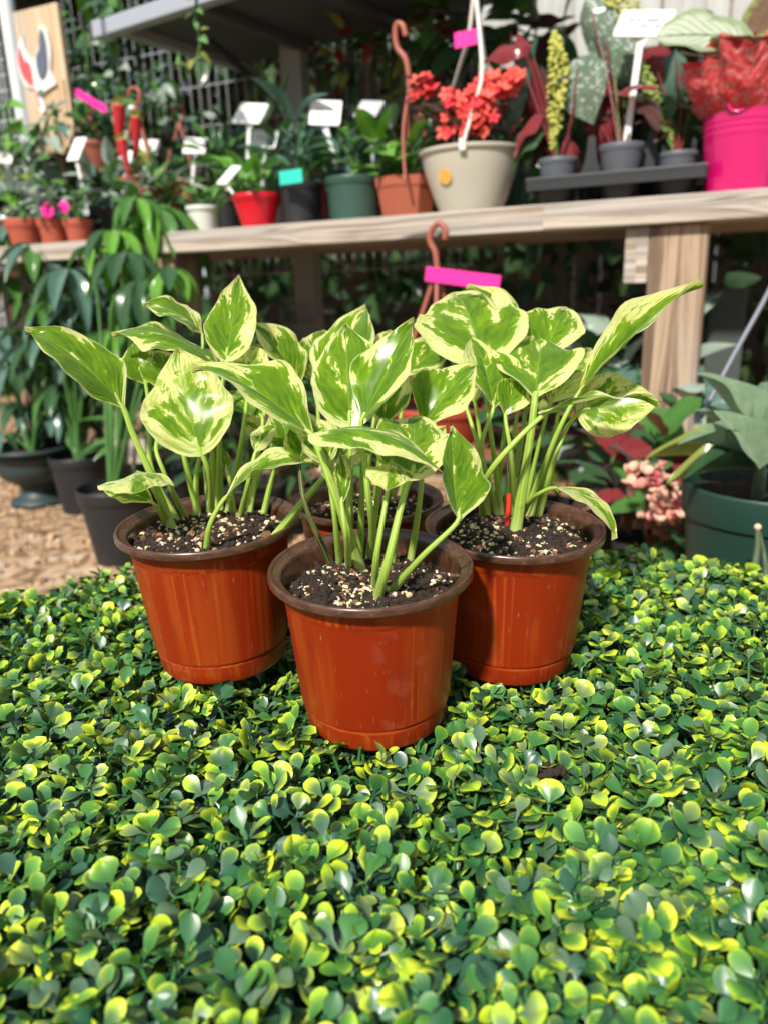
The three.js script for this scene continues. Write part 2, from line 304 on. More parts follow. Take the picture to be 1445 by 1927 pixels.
// ------------------------------------------------------------------ the four potted variegated pothos
const GREEN_A = [0.08, 0.2, 0.002], GREEN_B = [0.25, 0.44, 0.004], CREAM = [0.8, 0.8, 0.23], CREAM2 = [0.85, 0.86, 0.42];
function variegation(seed, amount, lean = 0, mottled = 0) {
  return tex(256, 416, (u, v) => {
    const s = (u - 0.5) * 2, a = Math.abs(s), side = s < 0 ? 0 : 40, wx = 0.35 * (fbm(u * 7, v * 9, seed + 50, 3) - 0.5);
    const vx = (v - 0.45 * a) * 4 + wx * 2, nx = fbm(vx + side, s * 1.5 + wx + side, seed, 3), fine = fbm(vx * 7 + side, s * 7, seed + 7, 4);
    let f = amount + lean * s - 0.8 * Math.pow(a, 2.4) + (nx - 0.5) * 2.0 + (fine - 0.5) * 0.75 - 0.45 * sstep(0.88, 1, v) - 0.35 * sstep(0.12, 0, v);
    f += 0.12 * sstep(0.05, 0, a);
    const g = sstep(-0.012, 0.02, f), deep = sstep(0.05, 0.5, f) * 0.45 + 0.9 * (fbm(vx * 3 + side, s * 5, seed + 30, 4) - 0.2);
    let c = lerp3(lerp3(CREAM, CREAM2, fbm(u * 6, v * 8, seed + 14, 2)), lerp3(GREEN_B, GREEN_A, clamp(deep)), g);
    const sp = Math.max(sstep(0.68, 0.76, fbm(u * 34 + 3, v * 46, seed + 21, 2)) * 0.3, mottled * sstep(0.4, 0.72, fbm(vx * 4 + side, a * 5 + side, seed + 25, 4)) * 0.9); c = lerp3(c, GREEN_B, sp * (1 - g));
    const vein = sstep(0.12, 0.0, Math.abs((((v - 0.5 * a) * 9) % 1 + 1) % 1 - 0.5) * 2) * 0.16 * sstep(0.02, 0.1, a), rib = sstep(0.035, 0.012, a);
    c = lerp3(c, [0.3, 0.5, 0.06], Math.max(vein * 0.5, rib * 0.55));
    return lerp3(c, [0.66, 0.72, 0.3], sstep(0.955, 0.985, a) * 0.8);
  });
}
const leafBump = tex(192, 320, (u, v) => {
  const a = Math.abs(u - 0.5) * 2, k = (v - 0.5 * a) * 9, w = 0.5 + 0.5 * Math.cos((k % 1) * 2 * Math.PI), rib = sstep(0.07, 0, a), q = 0.55 + 0.3 * w * sstep(0, 0.2, a) - 0.45 * rib + 0.12 * fbm(u * 30, v * 40, 81, 3);
  return [q, q, q];
}, { srgb: false });
const leafMats = [[101, 0.36, 0, 0], [102, 0.2, 0.2, 0.2], [103, 0.3, -0.25, 0], [104, 0.05, 0.1, 0.8], [105, 0.45, 0.1, 0], [106, -0.05, -0.15, 0.4], [107, 0.3, 0.3, 0.3], [108, 0.6, 0, 0.2]].map(([s, a, l, m]) =>
  phys({ map: variegation(s, a, l, m), bumpMap: leafBump, bumpScale: 0.0008, roughness: 0.92, transmission: 0.48, thickness: 0, specularIntensity: 0.3, clearcoat: 0.32, clearcoatRoughness: 0.2 }));
const WEDGE = [[0, 0.05], [0.05, 0.2], [0.12, 0.46], [0.2, 0.7], [0.3, 0.91], [0.4, 1], [0.52, 0.96], [0.64, 0.8], [0.74, 0.6], [0.84, 0.36], [0.91, 0.19], [0.96, 0.08], [1, 0]];
const WID = [[0, 0.0], [0.012, 0.26], [0.04, 0.48], [0.12, 0.79], [0.22, 0.95], [0.33, 1], [0.46, 0.94], [0.6, 0.78], [0.72, 0.57], [0.82, 0.37], [0.9, 0.2], [0.95, 0.1], [1, 0.0]];
const wid = (u, T = WID) => { for (let i = 1; i < T.length; i++) if (u <= T[i][0]) { const [a, x] = T[i - 1], [b, y] = T[i]; return mix(x, y, (u - a) / (b - a)); } return 0; };
function pothosLeaf(B, T, N, width, o, seed) {
  const { bow = 0.08, fold = 0.2, twist = 0, curl = 0.14, wave = 0.14, skew = 0, heart = false } = o, nu = 28, nv = 14, L = B.distanceTo(T), pos = [], uv = [], idx = [];
  const ax = T.clone().sub(B).normalize(), n0 = N.clone().addScaledVector(ax, -N.dot(ax)).normalize();
  const C1 = B.clone().lerp(T, 0.5).addScaledVector(n0, bow * L * 2), C = new THREE.QuadraticBezierCurve3(B, C1, T), r = rng(seed), ph = r() * 6, ph2 = r() * 6;
  for (let i = 0; i <= nu; i++) {
    const u = Math.pow(i / nu, 1.35), c = C.getPoint(u), t = C.getTangent(u), s = t.clone().cross(n0).normalize().applyAxisAngle(t, twist * (u - 0.3)), n = s.clone().cross(t).normalize();
    for (let j = 0; j <= nv; j++) {
      const v = j / nv * 2 - 1, a = Math.abs(v), w = wid(u, heart ? WID : WEDGE) * width / 2 * (1 + skew * v) * (1 + 0.05 * Math.sin(u * 11 + ph * (v > 0 ? 1 : 2)) + 0.02 * Math.sin(u * 29 + ph2));
      const back = (heart ? -0.12 : -0.02) * L * Math.pow(a, 1.6) * Math.pow(Math.max(0, 1 - u * 2.6), 2);
      const lift = (fold * (0.75 * a + 0.25 * a * a) + wave * Math.pow(a, 3) * Math.sin(u * 9 + ph + v * 1.3) + 0.09 * Math.sin(u * 5 + ph2) * v + 0.05 * a * a * Math.sin(u * 23 + ph2 + v)) * w - curl * L * Math.pow(Math.max(0, u - 0.72) / 0.28, 2) * 0.6 * (1 - a);
      const p = c.clone().addScaledVector(s, v * w * (1 - 0.22 * Math.min(1, fold * fold * 2) * a)).addScaledVector(t, back).addScaledVector(n, lift);
      pos.push(p.x, p.y, p.z); uv.push((v + 1) / 2, u);
    }
  }
  for (let i = 0; i < nu; i++) for (let j = 0; j < nv; j++) { const a = i * (nv + 1) + j, b = a + 1, c = a + nv + 1, d = c + 1; idx.push(a, b, c, b, d, c); }
  const g = new THREE.BufferGeometry(); g.setAttribute('position', new THREE.Float32BufferAttribute(pos, 3)); g.setAttribute('uv', new THREE.Float32BufferAttribute(uv, 2)); g.setIndex(idx); g.computeVertexNormals(); return g;
}
const stalkTex = tex(128, 64, (u, v) => { const st = 0.5 + 0.5 * Math.sin(v * 44 + fbm(u * 3, v * 8, 5) * 3), b = fbm(u * 12, v * 5, 91, 3); let c = lerp3([0.2, 0.34, 0.03], [0.4, 0.55, 0.09], st * 0.6 + b * 0.4); c = lerp3(c, [0.5, 0.58, 0.2], sstep(0.24, 0.06, u + 0.12 * (b - 0.5)) * 0.7); return lerp3(c, [0.09, 0.07, 0.03], Math.max(sstep(0.7, 0.82, b) * 0.5, sstep(0.035, 0.0, u) * 0.6)); });
const stalkMat = phys({ map: stalkTex, roughness: 0.5, clearcoat: 0.2, clearcoatRoughness: 0.4 });
const oldStalkMat = phys({ map: tex(64, 128, (u, v) => { const b = fbm(u * 6, v * 16, 191, 4); return lerp3([0.16, 0.2, 0.05], [0.035, 0.022, 0.012], sstep(0.4, 0.65, b)); }), roughness: 0.6 });
const potTex = (seed) => tex(1024, 384, (u, v) => {
  const st = sstep(0.5, 0.78, fbm(u * 150, v * 9 + 3, seed, 3)) * sstep(0.38, 0.66, fbm(u * 14, v * 5, seed + 5, 3)), bl = sstep(0.52, 0.72, fbm(u * 22, v * 9, seed + 31, 4));
  const dirt = sstep(0.72, 0.8, fbm(u * 140, v * 60, seed + 9, 2)) * sstep(0.52, 0.7, fbm(u * 12, v * 7, seed + 11, 2)), scuff = sstep(0.66, 0.72, fbm(u * 24 + v * 30, v * 70, seed + 17, 3)) * sstep(0.56, 0.66, fbm(u * 7, v * 5, seed + 19, 2)), splash = sstep(0.955, 0.97, noise(u * 420, v * 150, seed + 23)), b = fbm(u * 8, v * 5, seed + 2, 3);
  let c = lerp3(lerp3([0.2, 0.011, 0.001], [0.31, 0.028, 0.0015], b), [0.45, 0.1, 0.01], Math.max(st * 0.5, bl * 0.24));
  c = lerp3(c, [0.6, 0.3, 0.2], scuff * 0.05); c = lerp3(c, [0.06, 0.03, 0.02], dirt * 0.55); return lerp3(c, [0.5, 0.36, 0.26], splash * 0.3);
});
const potBump = tex(512, 128, (u, v) => { const f = fbm(u * 120, v * 10, 7, 3); return [f, f, f]; }, { srgb: false });
const rimMat = phys({ map: tex(256, 64, (u, v) => lerp3(lerp3([0.06, 0.024, 0.013], [0.095, 0.042, 0.024], sstep(0.35, 0.7, fbm(u * 60, v * 16, 71, 4))), [0.32, 0.22, 0.16], sstep(0.7, 0.76, fbm(u * 190, v * 60, 73, 2)) * 0.25)), roughness: 0.32, clearcoat: 0.35, clearcoatRoughness: 0.25 });
const PROFILE_OUT = [[0.0, 0.0015], [0.0388, 0.0015], [0.0402, 0], [0.042, 0.0003], [0.0432, 0.0022], [0.0446, 0.0125], [0.0445, 0.0136], [0.044, 0.0143], [0.0446, 0.0152], [0.0459, 0.0168], [0.0514, 0.0822], [0.0514, 0.0834], [0.0521, 0.0848], [0.0529, 0.0938], [0.053, 0.0952]];
const PROFILE_RIM = [[0.0525, 0.0957], [0.0592, 0.095], [0.0599, 0.0952], [0.0602, 0.096], [0.0602, 0.0986], [0.0597, 0.0998], [0.059, 0.1003], [0.058, 0.1002], [0.0574, 0.0994], [0.0567, 0.0981], [0.0535, 0.0973], [0.0522, 0.096], [0.0517, 0.0935], [0.0508, 0.085], [0.0499, 0.082], [0.0475, 0.06], [0.0465, 0.05]];
const smoothLathe = (pts, seg) => { const g = lathe(pts, seg); return g; };
const pothos = {};
const LABEL = { front: 'variegated pothos in orange pot standing nearest, foremost of the four', left: 'variegated pothos in orange pot at the left, big leaf pointing left', right: 'variegated pothos in orange pot at the right, red stick in its soil', rear: 'variegated pothos in orange pot half hidden behind the other three' };
const SOIL_Y = { front: 0.086, left: 0.092, right: 0.0925, rear: 0.089 };
let pi = 0;
for (const [k] of FACING) {
  const s = potSpots[k], t = thing('potted_pothos', LABEL[k], 'potted plant', s.base, 'pothos pots on the boxwood mat'); t.quaternion.copy(s.q); t.updateMatrixWorld(true);
  pothos[k] = t; pi++;
  const pot = part('pot', lathe(PROFILE_OUT, 72), phys({ map: potTex(300 + pi * 13), bumpMap: potBump, bumpScale: 0.0003, roughness: 0.46, specularIntensity: 0.6, clearcoat: 0.12, clearcoatRoughness: 0.3 }), t); pot.rotation.y = pi * 1.3;
  part('rim', lathe(PROFILE_RIM, 72), rimMat, pot);
  const r = rng(400 + pi), sy = SOIL_Y[k], pos = [], idx = [], K = 60, N = 22, soilH = (x, z) => sy + 0.006 * (fbm(x * 60 + pi * 9, z * 60, 211, 4) - 0.5) + 0.003 * (noise(x * 300, z * 300, 17) - 0.5) - 0.003 * Math.pow(Math.hypot(x, z) / 0.05, 4);
  for (let i = 0; i <= N; i++) for (let j = 0; j < K; j++) { const a = j / K * 6.2832, q = 0.0502 * i / N; pos.push(Math.cos(a) * q, soilH(Math.cos(a) * q, Math.sin(a) * q), Math.sin(a) * q); }
  for (let i = 0; i < N; i++) for (let j = 0; j < K; j++) { const a = i * K + j, b = i * K + (j + 1) % K, c = a + K, d = b + K; idx.push(a, b, c, b, d, c); }
  const sg = new THREE.BufferGeometry(); sg.setAttribute('position', new THREE.Float32BufferAttribute(pos, 3)); sg.setIndex(idx); sg.computeVertexNormals();
  sg.setAttribute('uv', new THREE.Float32BufferAttribute(pos.flatMap((_, i) => i % 3 === 0 ? [pos[i] * 14, pos[i + 2] * 14] : []), 2));
  const soil = part('soil', sg, M.soil, t);
  const grains = (name, n, s0, s1, mat, geo, flat) => {
    const im = new THREE.InstancedMesh(geo, mat, n), q = new THREE.Quaternion(), m = new THREE.Matrix4();
    for (let i = 0; i < n; i++) {
      let x, z; do { const a = r() * 6.2832, d = 0.0494 * Math.sqrt(r()); x = Math.cos(a) * d; z = Math.sin(a) * d; } while (name === 'perlite' && fbm(x * 70 + 3, z * 70, 33 + pi, 3) < 0.34 + 0.22 * r());
      const sc = mix(s0, s1, Math.pow(r(), 2.2)); q.setFromEuler(new THREE.Euler(r() * 6, r() * 6, r() * 6));
      m.compose(V(x, soilH(x, z) + sc * 0.25, z), q, V(sc * rr(0.7, 1.2, r), sc * flat * rr(0.7, 1.1, r), sc * rr(0.7, 1.3, r))); im.setMatrixAt(i, m);
      const b = rr(0.6, 1.15, r); im.setColorAt(i, name === 'perlite' ? COL(b, b * rr(0.82, 1, r), b * rr(0.6, 1, r)) : COL(b * rr(0.85, 1.2, r), b * rr(0.85, 1.1, r), b));
    }
    im.name = name; im.userData.kind = 'stuff'; im.castShadow = im.receiveShadow = true; soil.add(im);
  };
  grains('soil_crumbs', 3200, 0.0005, 0.0026, M.crumb, new THREE.IcosahedronGeometry(1, 0), 0.7);
  grains('bark_chips', 130, 0.0012, 0.0035, M.bark, new THREE.IcosahedronGeometry(1, 0), 0.45);
  grains('perlite', 700, 0.0005, 0.0021, M.perlite, new THREE.IcosahedronGeometry(1, 1), 0.85);
}
// the leaf sheath: a wider wrapped base that ends in a small step, and a faint groove along the stalk
function sheath(g, th, seg, rad) {
  const p = g.attributes.position, c = V(0, 0, 0), e = 0.28 + 0.2 * ((th * 1e5) % 7) / 7;
  for (let i = 0; i <= seg; i++) {
    c.set(0, 0, 0); for (let j = 0; j < rad; j++) { const k = i * (rad + 1) + j; c.x += p.getX(k) / rad; c.y += p.getY(k) / rad; c.z += p.getZ(k) / rad; }
    for (let j = 0; j <= rad; j++) { const k = i * (rad + 1) + j, u = i / seg, s = (u < e ? 1.22 - 0.1 * u / e : 1) * (1 + 0.1 * Math.sin(j / rad * 12.566)); p.setXYZ(k, c.x + (p.getX(k) - c.x) * s, c.y + (p.getY(k) - c.y) * s, c.z + (p.getZ(k) - c.z) * s); }
  }
  g.computeVertexNormals(); return g;
}
// [pot, root, [via...], base, tip, width in photo px at that depth, facing (right, up, towards the viewer), material, options]
const LEAVES = [
  ['left', [327, 993], [[290, 905, 0.5], [250, 815, 0.49]], [231, 765, 0.485], [47, 614, 0.47], 128, [0.35, 0.6, 0.72], 7, { bow: 0.1, fold: 0.3, thick: 1.5 }],
  ['left', [405, 955], [[398, 800, 0.53]], [392, 672, 0.53], [209, 625, 0.525], 132, [-0.05, 0.85, 0.45], 4, { heart: true, bow: 0.12, fold: -0.15 }],
  ['left', [395, 950], [[377, 720, 0.54]], [380, 625, 0.54], [268, 571, 0.53], 100, [0.1, 0.78, 0.6], 0, { bow: 0.12, fold: 0.12 }],
  ['left', [410, 955], [[418, 740, 0.525]], [428, 664, 0.525], [450, 516, 0.55], 98, [0.05, 0.35, 0.95], 2, { heart: true, bow: -0.02, fold: 0.18 }],
  ['left', [398, 966], [[391, 880, 0.49]], [371, 835, 0.485], [334, 653, 0.505], 165, [-0.05, 0.38, 0.93], 3, { heart: true, bow: 0.06, fold: 0.1, thick: 1.2 }],
  ['left', [325, 986], [[285, 915, 0.482]], [260, 888, 0.492], [247, 930, 0.452], 138, [0, 0.88, 0.48], 5, { bow: 0.06, fold: -0.25, curl: 0.05 }],
  ['left', [318, 985], [], [288, 946, 0.485], [188, 913, 0.5], 66, [0.1, 0.7, 0.7], 6, { fold: 0.15 }],
  ['left', [386, 1026], [[396, 988, 0.466], [412, 955, 0.462]], [428, 934, 0.46], [601, 868, 0.455], 112, [-0.3, 0.88, 0.36], 1, { bow: 0.13, fold: 0.3, twist: 0.3 }],
  ['left', [440, 968], [[432, 900, 0.51]], [427, 885, 0.51], [420, 842, 0.51], 22, [0.3, 0.2, 0.9], 7, { fold: 0.6 }],
  ['left', [420, 955], [[415, 800, 0.55]], [420, 718, 0.55], [494, 647, 0.56], 74, [-0.3, 0.5, 0.8], 7, {}],
  ['left', [470, 950], [[525, 810, 0.565]], [562, 722, 0.57], [470, 603, 0.56], 105, [0.5, 0.5, 0.7], 1, { fold: 0.35 }],
  ['left', [465, 973], [[488, 850, 0.535]], [494, 785, 0.535], [428, 736, 0.56], 95, [0.2, 0.62, 0.75], 2, { fold: 0.2 }],
  ['left', [480, 955], [], [503, 815, 0.57], [458, 788, 0.57], 52, [0, 0.4, 0.9], 5, {}],
  ['left', [506, 966], [[520, 880, 0.53]], [543, 852, 0.52], [527, 760, 0.525], 82, [0.2, 0.15, 1], 4, { fold: 0.35, wave: 0.12 }],
  ['left', [300, 960], [[285, 880, 0.53], [282, 790, 0.54]], [275, 722, 0.545], [252, 643, 0.55], 76, [0, 0.4, 0.9], 7, {}],
  ['left', [345, 945], [[374, 870, 0.53]], [400, 812, 0.54], [310, 770, 0.56], 64, [0, 0.5, 0.8], 0, {}],
  ['left', [353, 971], [[310, 890, 0.5], [294, 845, 0.5]], [303, 815, 0.51], [360, 770, 0.53], 60, [0, 0.5, 0.8], 5, {}],
  ['left', [507, 1007], [[560, 958, 0.485]], [632, 872, 0.51], [700, 805, 0.54], 70, [-0.3, 0.5, 0.8], 0, { thick: 1.4 }],
  ['front', [682, 1073], [[634, 940, 0.44]], [585, 817, 0.435], [362, 682, 0.44], 138, [0.15, 0.78, 0.62], 1, { bow: 0.08, fold: 0.24, thick: 1.7, skew: 0.25 }],
  ['front', [655, 1060], [[660, 900, 0.46]], [658, 785, 0.455], [650, 606, 0.475], 140, [-0.05, 0.32, 0.95], 0, { heart: true, fold: 0.15, bow: 0.04 }],
  ['front', [675, 1052], [[682, 900, 0.45]], [681, 788, 0.432], [777, 596, 0.44], 128, [-0.35, 0.35, 0.87], 4, { fold: 0.38, bow: -0.02 }],
  ['front', [707, 1035], [[694, 940, 0.425], [672, 835, 0.418]], [604, 813, 0.415], [834, 890, 0.398], 118, [0.12, 0.86, 0.5], 6, { heart: true, bow: 0.15, fold: -0.3, curl: 0.0, thick: 1.2 }],
  ['front', [706, 1118], [[729, 1059, 0.415], [765, 915, 0.415]], [777, 886, 0.415], [780, 780, 0.46], 150, [0, 0.78, 0.6], 2, { heart: true, fold: 0.16, bow: 0.07, thick: 1.3 }],
  ['front', [704, 1098], [[710, 1037, 0.418], [735, 890, 0.42]], [737, 868, 0.418], [727, 924, 0.395], 90, [0, 0.72, 0.7], 5, { fold: -0.25, bow: 0.05 }],
  ['front', [772, 1056], [[792, 920, 0.46]], [797, 802, 0.458], [897, 680, 0.465], 128, [-0.3, 0.5, 0.8], 2, { fold: 0.28, bow: 0.06 }],
  ['front', [722, 1108], [[795, 1046, 0.412]], [863, 977, 0.405], [852, 801, 0.418], 112, [0.5, 0.12, 0.86], 7, { fold: 0.34, bow: -0.05, skew: 0.3 }],
  ['front', [657, 1068], [[650, 1000, 0.43]], [643, 948, 0.43], [640, 850, 0.44], 34, [0.3, 0.2, 0.9], 6, { fold: 0.3 }],
  ['front', [586, 1040], [[572, 940, 0.45]], [563, 872, 0.455], [545, 806, 0.46], 44, [0.2, 0.3, 0.9], 4, { old: true }],
  ['right', [944, 968], [[921, 800, 0.515]], [903, 668, 0.52], [856, 549, 0.58], 205, [-0.08, 0.72, 0.68], 6, { heart: true, fold: 0.1, bow: 0.09, wave: 0.1 }],
  ['right', [950, 950], [[990, 760, 0.55]], [1000, 650, 0.56], [880, 533, 0.55], 78, [0.3, 0.6, 0.7], 1, { fold: 0.3 }],
  ['right', [985, 955], [[1000, 800, 0.53]], [1022, 674, 0.535], [1064, 577, 0.555], 122, [-0.12, 0.48, 0.85], 2, { fold: 0.32 }],
  ['right', [968, 1000], [[1000, 800, 0.488]], [1006, 746, 0.485], [1018, 632, 0.545], 158, [0, 0.78, 0.55], 0, { fold: 0.2, bow: 0.03, thick: 1.7 }],
  ['right', [1005, 935], [[1055, 800, 0.515]], [1092, 733, 0.51], [1313, 523, 0.468], 112, [-0.55, 0.66, 0.5], 1, { fold: 0.5, bow: 0.03, thick: 1.3 }],
  ['right', [1041, 950], [[1047, 850, 0.525], [1072, 795, 0.527]], [1099, 769, 0.527], [1244, 755, 0.51], 128, [0.05, 0.18, 1], 3, { heart: true, fold: 0.1, bow: 0.02 }],
  ['right', [870, 952], [[925, 882, 0.475]], [1035, 772, 0.47], [1238, 751, 0.47], 120, [-0.05, 1, 0.1], 4, { heart: true, fold: 0.14, bow: 0.05, thick: 1.2 }],
  ['right', [985, 960], [], [1035, 758, 0.518], [1098, 690, 0.54], 84, [-0.3, 0.5, 0.8], 5, {}],
  ['right', [898, 955], [[905, 838, 0.5]], [928, 765, 0.497], [888, 632, 0.52], 124, [0.4, 0.35, 0.83], 1, { fold: 0.26, bow: 0.05 }],
  ['right', [892, 950], [], [893, 757, 0.53], [868, 720, 0.55], 56, [0, 0.6, 0.8], 5, { fold: 0.4 }],
  ['right', [950, 955], [[963, 850, 0.54]], [975, 770, 0.54], [1003, 735, 0.56], 62, [0, 0.6, 0.8], 7, {}],
  ['right', [980, 950], [[1012, 930, 0.49]], [1043, 918, 0.48], [1161, 1013, 0.458], 72, [0.35, 0.75, 0.55], 5, { bow: 0.16, fold: 0.12 }],
  ['right', [948, 958], [], [957, 865, 0.53], [965, 820, 0.535], 20, [0, 0.2, 1], 7, { old: true, fold: 0.6 }],
  ['front', [640, 1060], [[628, 960, 0.45]], [612, 860, 0.45], [560, 770, 0.455], 80, [0.3, 0.4, 0.85], 3, { heart: true, fold: 0.3 }],
  ['front', [690, 1050], [[715, 900, 0.46]], [720, 800, 0.462], [752, 690, 0.475], 96, [-0.2, 0.4, 0.9], 6, { fold: 0.3 }],
  ['front', [735, 1062], [[760, 930, 0.45]], [806, 850, 0.45], [838, 800, 0.45], 62, [-0.3, 0.5, 0.8], 1, { fold: 0.35 }],
  ['front', [668, 1050], [[640, 930, 0.455]], [630, 905, 0.455], [612, 862, 0.455], 46, [0.2, 0.3, 0.9], 5, { fold: 0.3 }],
  ['front', [660, 1066], [[656, 980, 0.44]], [660, 862, 0.44], [700, 852, 0.43], 60, [0, 0.7, 0.7], 5, { fold: -0.2 }],
  ['right', [915, 958], [[950, 800, 0.53]], [960, 690, 0.535], [985, 600, 0.56], 110, [-0.1, 0.5, 0.85], 1, { fold: 0.25 }],
  ['right', [1010, 960], [[1040, 830, 0.53]], [1060, 720, 0.535], [1112, 655, 0.55], 84, [-0.35, 0.45, 0.85], 3, { fold: 0.3, heart: true }],
  ['right', [975, 965], [[960, 850, 0.5]], [950, 780, 0.5], [978, 705, 0.51], 70, [0.1, 0.3, 0.9], 2, { fold: 0.3 }],
  ['right', [930, 960], [[905, 860, 0.52]], [868, 745, 0.53], [826, 690, 0.54], 70, [0.2, 0.5, 0.8], 4, { fold: 0.3 }],
  ['left', [430, 960], [[455, 830, 0.52]], [470, 720, 0.53], [480, 650, 0.545], 76, [0, 0.4, 0.9], 3, { fold: 0.3 }],
  ['left', [370, 960], [[345, 850, 0.53]], [325, 735, 0.54], [290, 660, 0.55], 90, [0.1, 0.5, 0.85], 2, { fold: 0.25 }],
  ['left', [450, 970], [[470, 900, 0.5]], [482, 850, 0.5], [520, 800, 0.505], 56, [-0.2, 0.5, 0.8], 5, { fold: 0.3 }],
  ['rear', [690, 930], [[700, 820, 0.59]], [715, 720, 0.59], [735, 620, 0.605], 110, [-0.1, 0.4, 0.9], 2, { fold: 0.2 }],
  ['rear', [650, 930], [[620, 800, 0.6]], [600, 700, 0.6], [610, 620, 0.615], 90, [0.2, 0.4, 0.9], 4, { fold: 0.2 }],
  ['rear', [760, 930], [[790, 800, 0.58]], [810, 700, 0.585], [800, 630, 0.6], 86, [0, 0.4, 0.9], 1, { fold: 0.2 }],
  ['rear', [660, 932], [[650, 840, 0.57]], [640, 742, 0.57], [687, 572, 0.585], 145, [-0.4, 0.5, 0.75], 0, { fold: 0.25 }],
  ['rear', [740, 930], [[752, 800, 0.58]], [766, 706, 0.58], [838, 648, 0.6], 80, [0, 0.45, 0.9], 0, {}],
  ['rear', [770, 930], [[800, 850, 0.575]], [828, 776, 0.57], [885, 766, 0.57], 44, [0, 0.7, 0.7], 5, {}],
  ['rear', [620, 930], [[605, 820, 0.6]], [590, 715, 0.6], [568, 662, 0.6], 50, [0.3, 0.3, 0.9], 5, {}],
  ['rear', [705, 940], [], [716, 860, 0.59], [760, 820, 0.6], 50, [0, 0.5, 0.8], 1, {}],
  ['rear', [728, 945], [[735, 900, 0.585]], [742, 850, 0.585], [700, 810, 0.6], 50, [0, 0.5, 0.8], 6, {}],
];
LEAVES.forEach(([k, root, via, base, tip, w, n, mi, o], i) => {
  const t = pothos[k], s = potSpots[k], loc = (p) => local(t, p);
  const r0 = loc(onLevel(root[0], root[1], s.base.y + SOIL_Y[k])), rad = Math.hypot(r0.x, r0.z), lim = 0.0445;
  if (rad > lim) { r0.x *= lim / rad; r0.z *= lim / rad; } r0.y = SOIL_Y[k] - 0.006;
  const B = loc(P(...base)), T = loc(P(...tip)), N = camDir(...n).applyQuaternion(t.quaternion.clone().invert());
  const pts = [r0, ...via.map((p) => loc(P(...p))), B.clone(), B.clone().addScaledVector(T.clone().sub(B).normalize(), 0.004)];
  const th = 0.0016 * (o.thick ?? 1);
  const stalk = part('stalk', sheath(tube(pts, th * 1.3, th * 0.74, 26, 9), th, 26, 9), o.old ? oldStalkMat : stalkMat, t);
  part('leaf', pothosLeaf(B, T, N, w / FPX * (base[2] + tip[2]) / 2, o, 900 + i), leafMats[mi], stalk);
});
{ // red plant stick
  const t = pothos.right, a = local(t, onLevel(952, 990, potSpots.right.base.y + SOIL_Y.right)), b = local(t, P(957, 930, depthOf(onLevel(952, 990, potSpots.right.base.y + SOIL_Y.right)) - 0.004)); a.y -= 0.006;
  const st = part('red_stick', tube([a, a.clone().lerp(b, 0.5).add(V(0.0004, 0, 0)), b], 0.0021, 0.0017, 8, 6), plastic(COL(0.75, 0.04, 0.015)), t); st.userData.label = 'short red plastic stick in the soil';
}

// ------------------------------------------------------------------ what stands behind the bench
const benchFrame = (o) => { o.rotation.y = BTURN; return o; };
function unitLeaf(prof, bow, fold, nu = 9, nv = 4, lobe = 0, wave = 0) {
  const pos = [], uv = [], idx = [];
  for (let i = 0; i <= nu; i++) for (let j = 0; j <= nv; j++) {
    const u = i / nu, v = j / nv * 2 - 1, w = prof(u) * 0.5, a = Math.abs(v);
    pos.push(v * w, u - lobe * a * a * Math.pow(1 - u, 3), -bow * u * u + fold * a * w + wave * a * a * Math.sin(u * 12 + v)); uv.push((v + 1) / 2, u);
  }
  for (let i = 0; i < nu; i++) for (let j = 0; j < nv; j++) { const a = i * (nv + 1) + j, b = a + 1, c = a + nv + 1, d = c + 1; idx.push(a, b, c, b, d, c); }
  const g = new THREE.BufferGeometry(); g.setAttribute('position', new THREE.Float32BufferAttribute(pos, 3)); g.setAttribute('uv', new THREE.Float32BufferAttribute(uv, 2)); g.setIndex(idx); g.computeVertexNormals(); return g;
}
const sinp = (p, q = 1) => (u) => Math.pow(Math.sin(Math.PI * Math.pow(clamp(u, 0, 1), p)), q);
const UL = {
  lance: unitLeaf(sinp(0.85, 0.9), 0.3, 0.25), lance2: unitLeaf(sinp(0.95, 0.8), 0.55, 0.2), ovate: unitLeaf(sinp(0.7, 0.7), 0.25, 0.2, 9, 4, 0.08), round: unitLeaf((u) => Math.sqrt(Math.max(0, 1 - Math.pow(u * 2 - 1, 2))) * 0.98 + 0.02, 0.15, 0.15, 10, 6, 0.25, 0.03),
  heart: unitLeaf((u) => wid(u), 0.3, 0.2, 10, 6, 0.2), wing: unitLeaf((u) => wid(u), 0.55, -0.25, 10, 6, 0.2, 0.06), spat: unitLeaf(sinp(1.35, 0.8), 0.2, 0.25), felt: unitLeaf(sinp(0.9, 0.7), 0.3, 0.55, 24, 12, 0.02, 0.03),
};
const leafTex = (a, b, vein, seed, opt = {}) => tex(96, 192, (u, v) => {
  const s = Math.abs(u - 0.5) * 2, k = ((v - 0.5 * s) * (opt.n ?? 8) % 1 + 1) % 1, ve = Math.max(sstep(0.16, 0.02, Math.abs(k - 0.5) * 2) * sstep(1, 0.5, s), sstep(0.06, 0.02, s));
  let c = lerp3(a, b, fbm(u * 8, v * 14, seed, 3)); if (opt.spots) c = lerp3(c, opt.spots, sstep(0.62, 0.7, fbm(u * 16, v * 26, seed + 4, 2)));
  if (opt.rim) c = lerp3(c, opt.rim, sstep(0.6, 0.9, s + 0.5 * (fbm(u * 9, v * 9, seed + 6, 3) - 0.5))); return lerp3(c, vein, ve * (opt.vs ?? 0.4));
});
const leafMat = (a, b, vein, seed, opt, o) => phys({ map: leafTex(a, b, vein, seed, opt), roughness: 0.85, transmission: 0.35, thickness: 0, specularIntensity: 0.5, clearcoat: 0.6, clearcoatRoughness: 0.2, ...o });
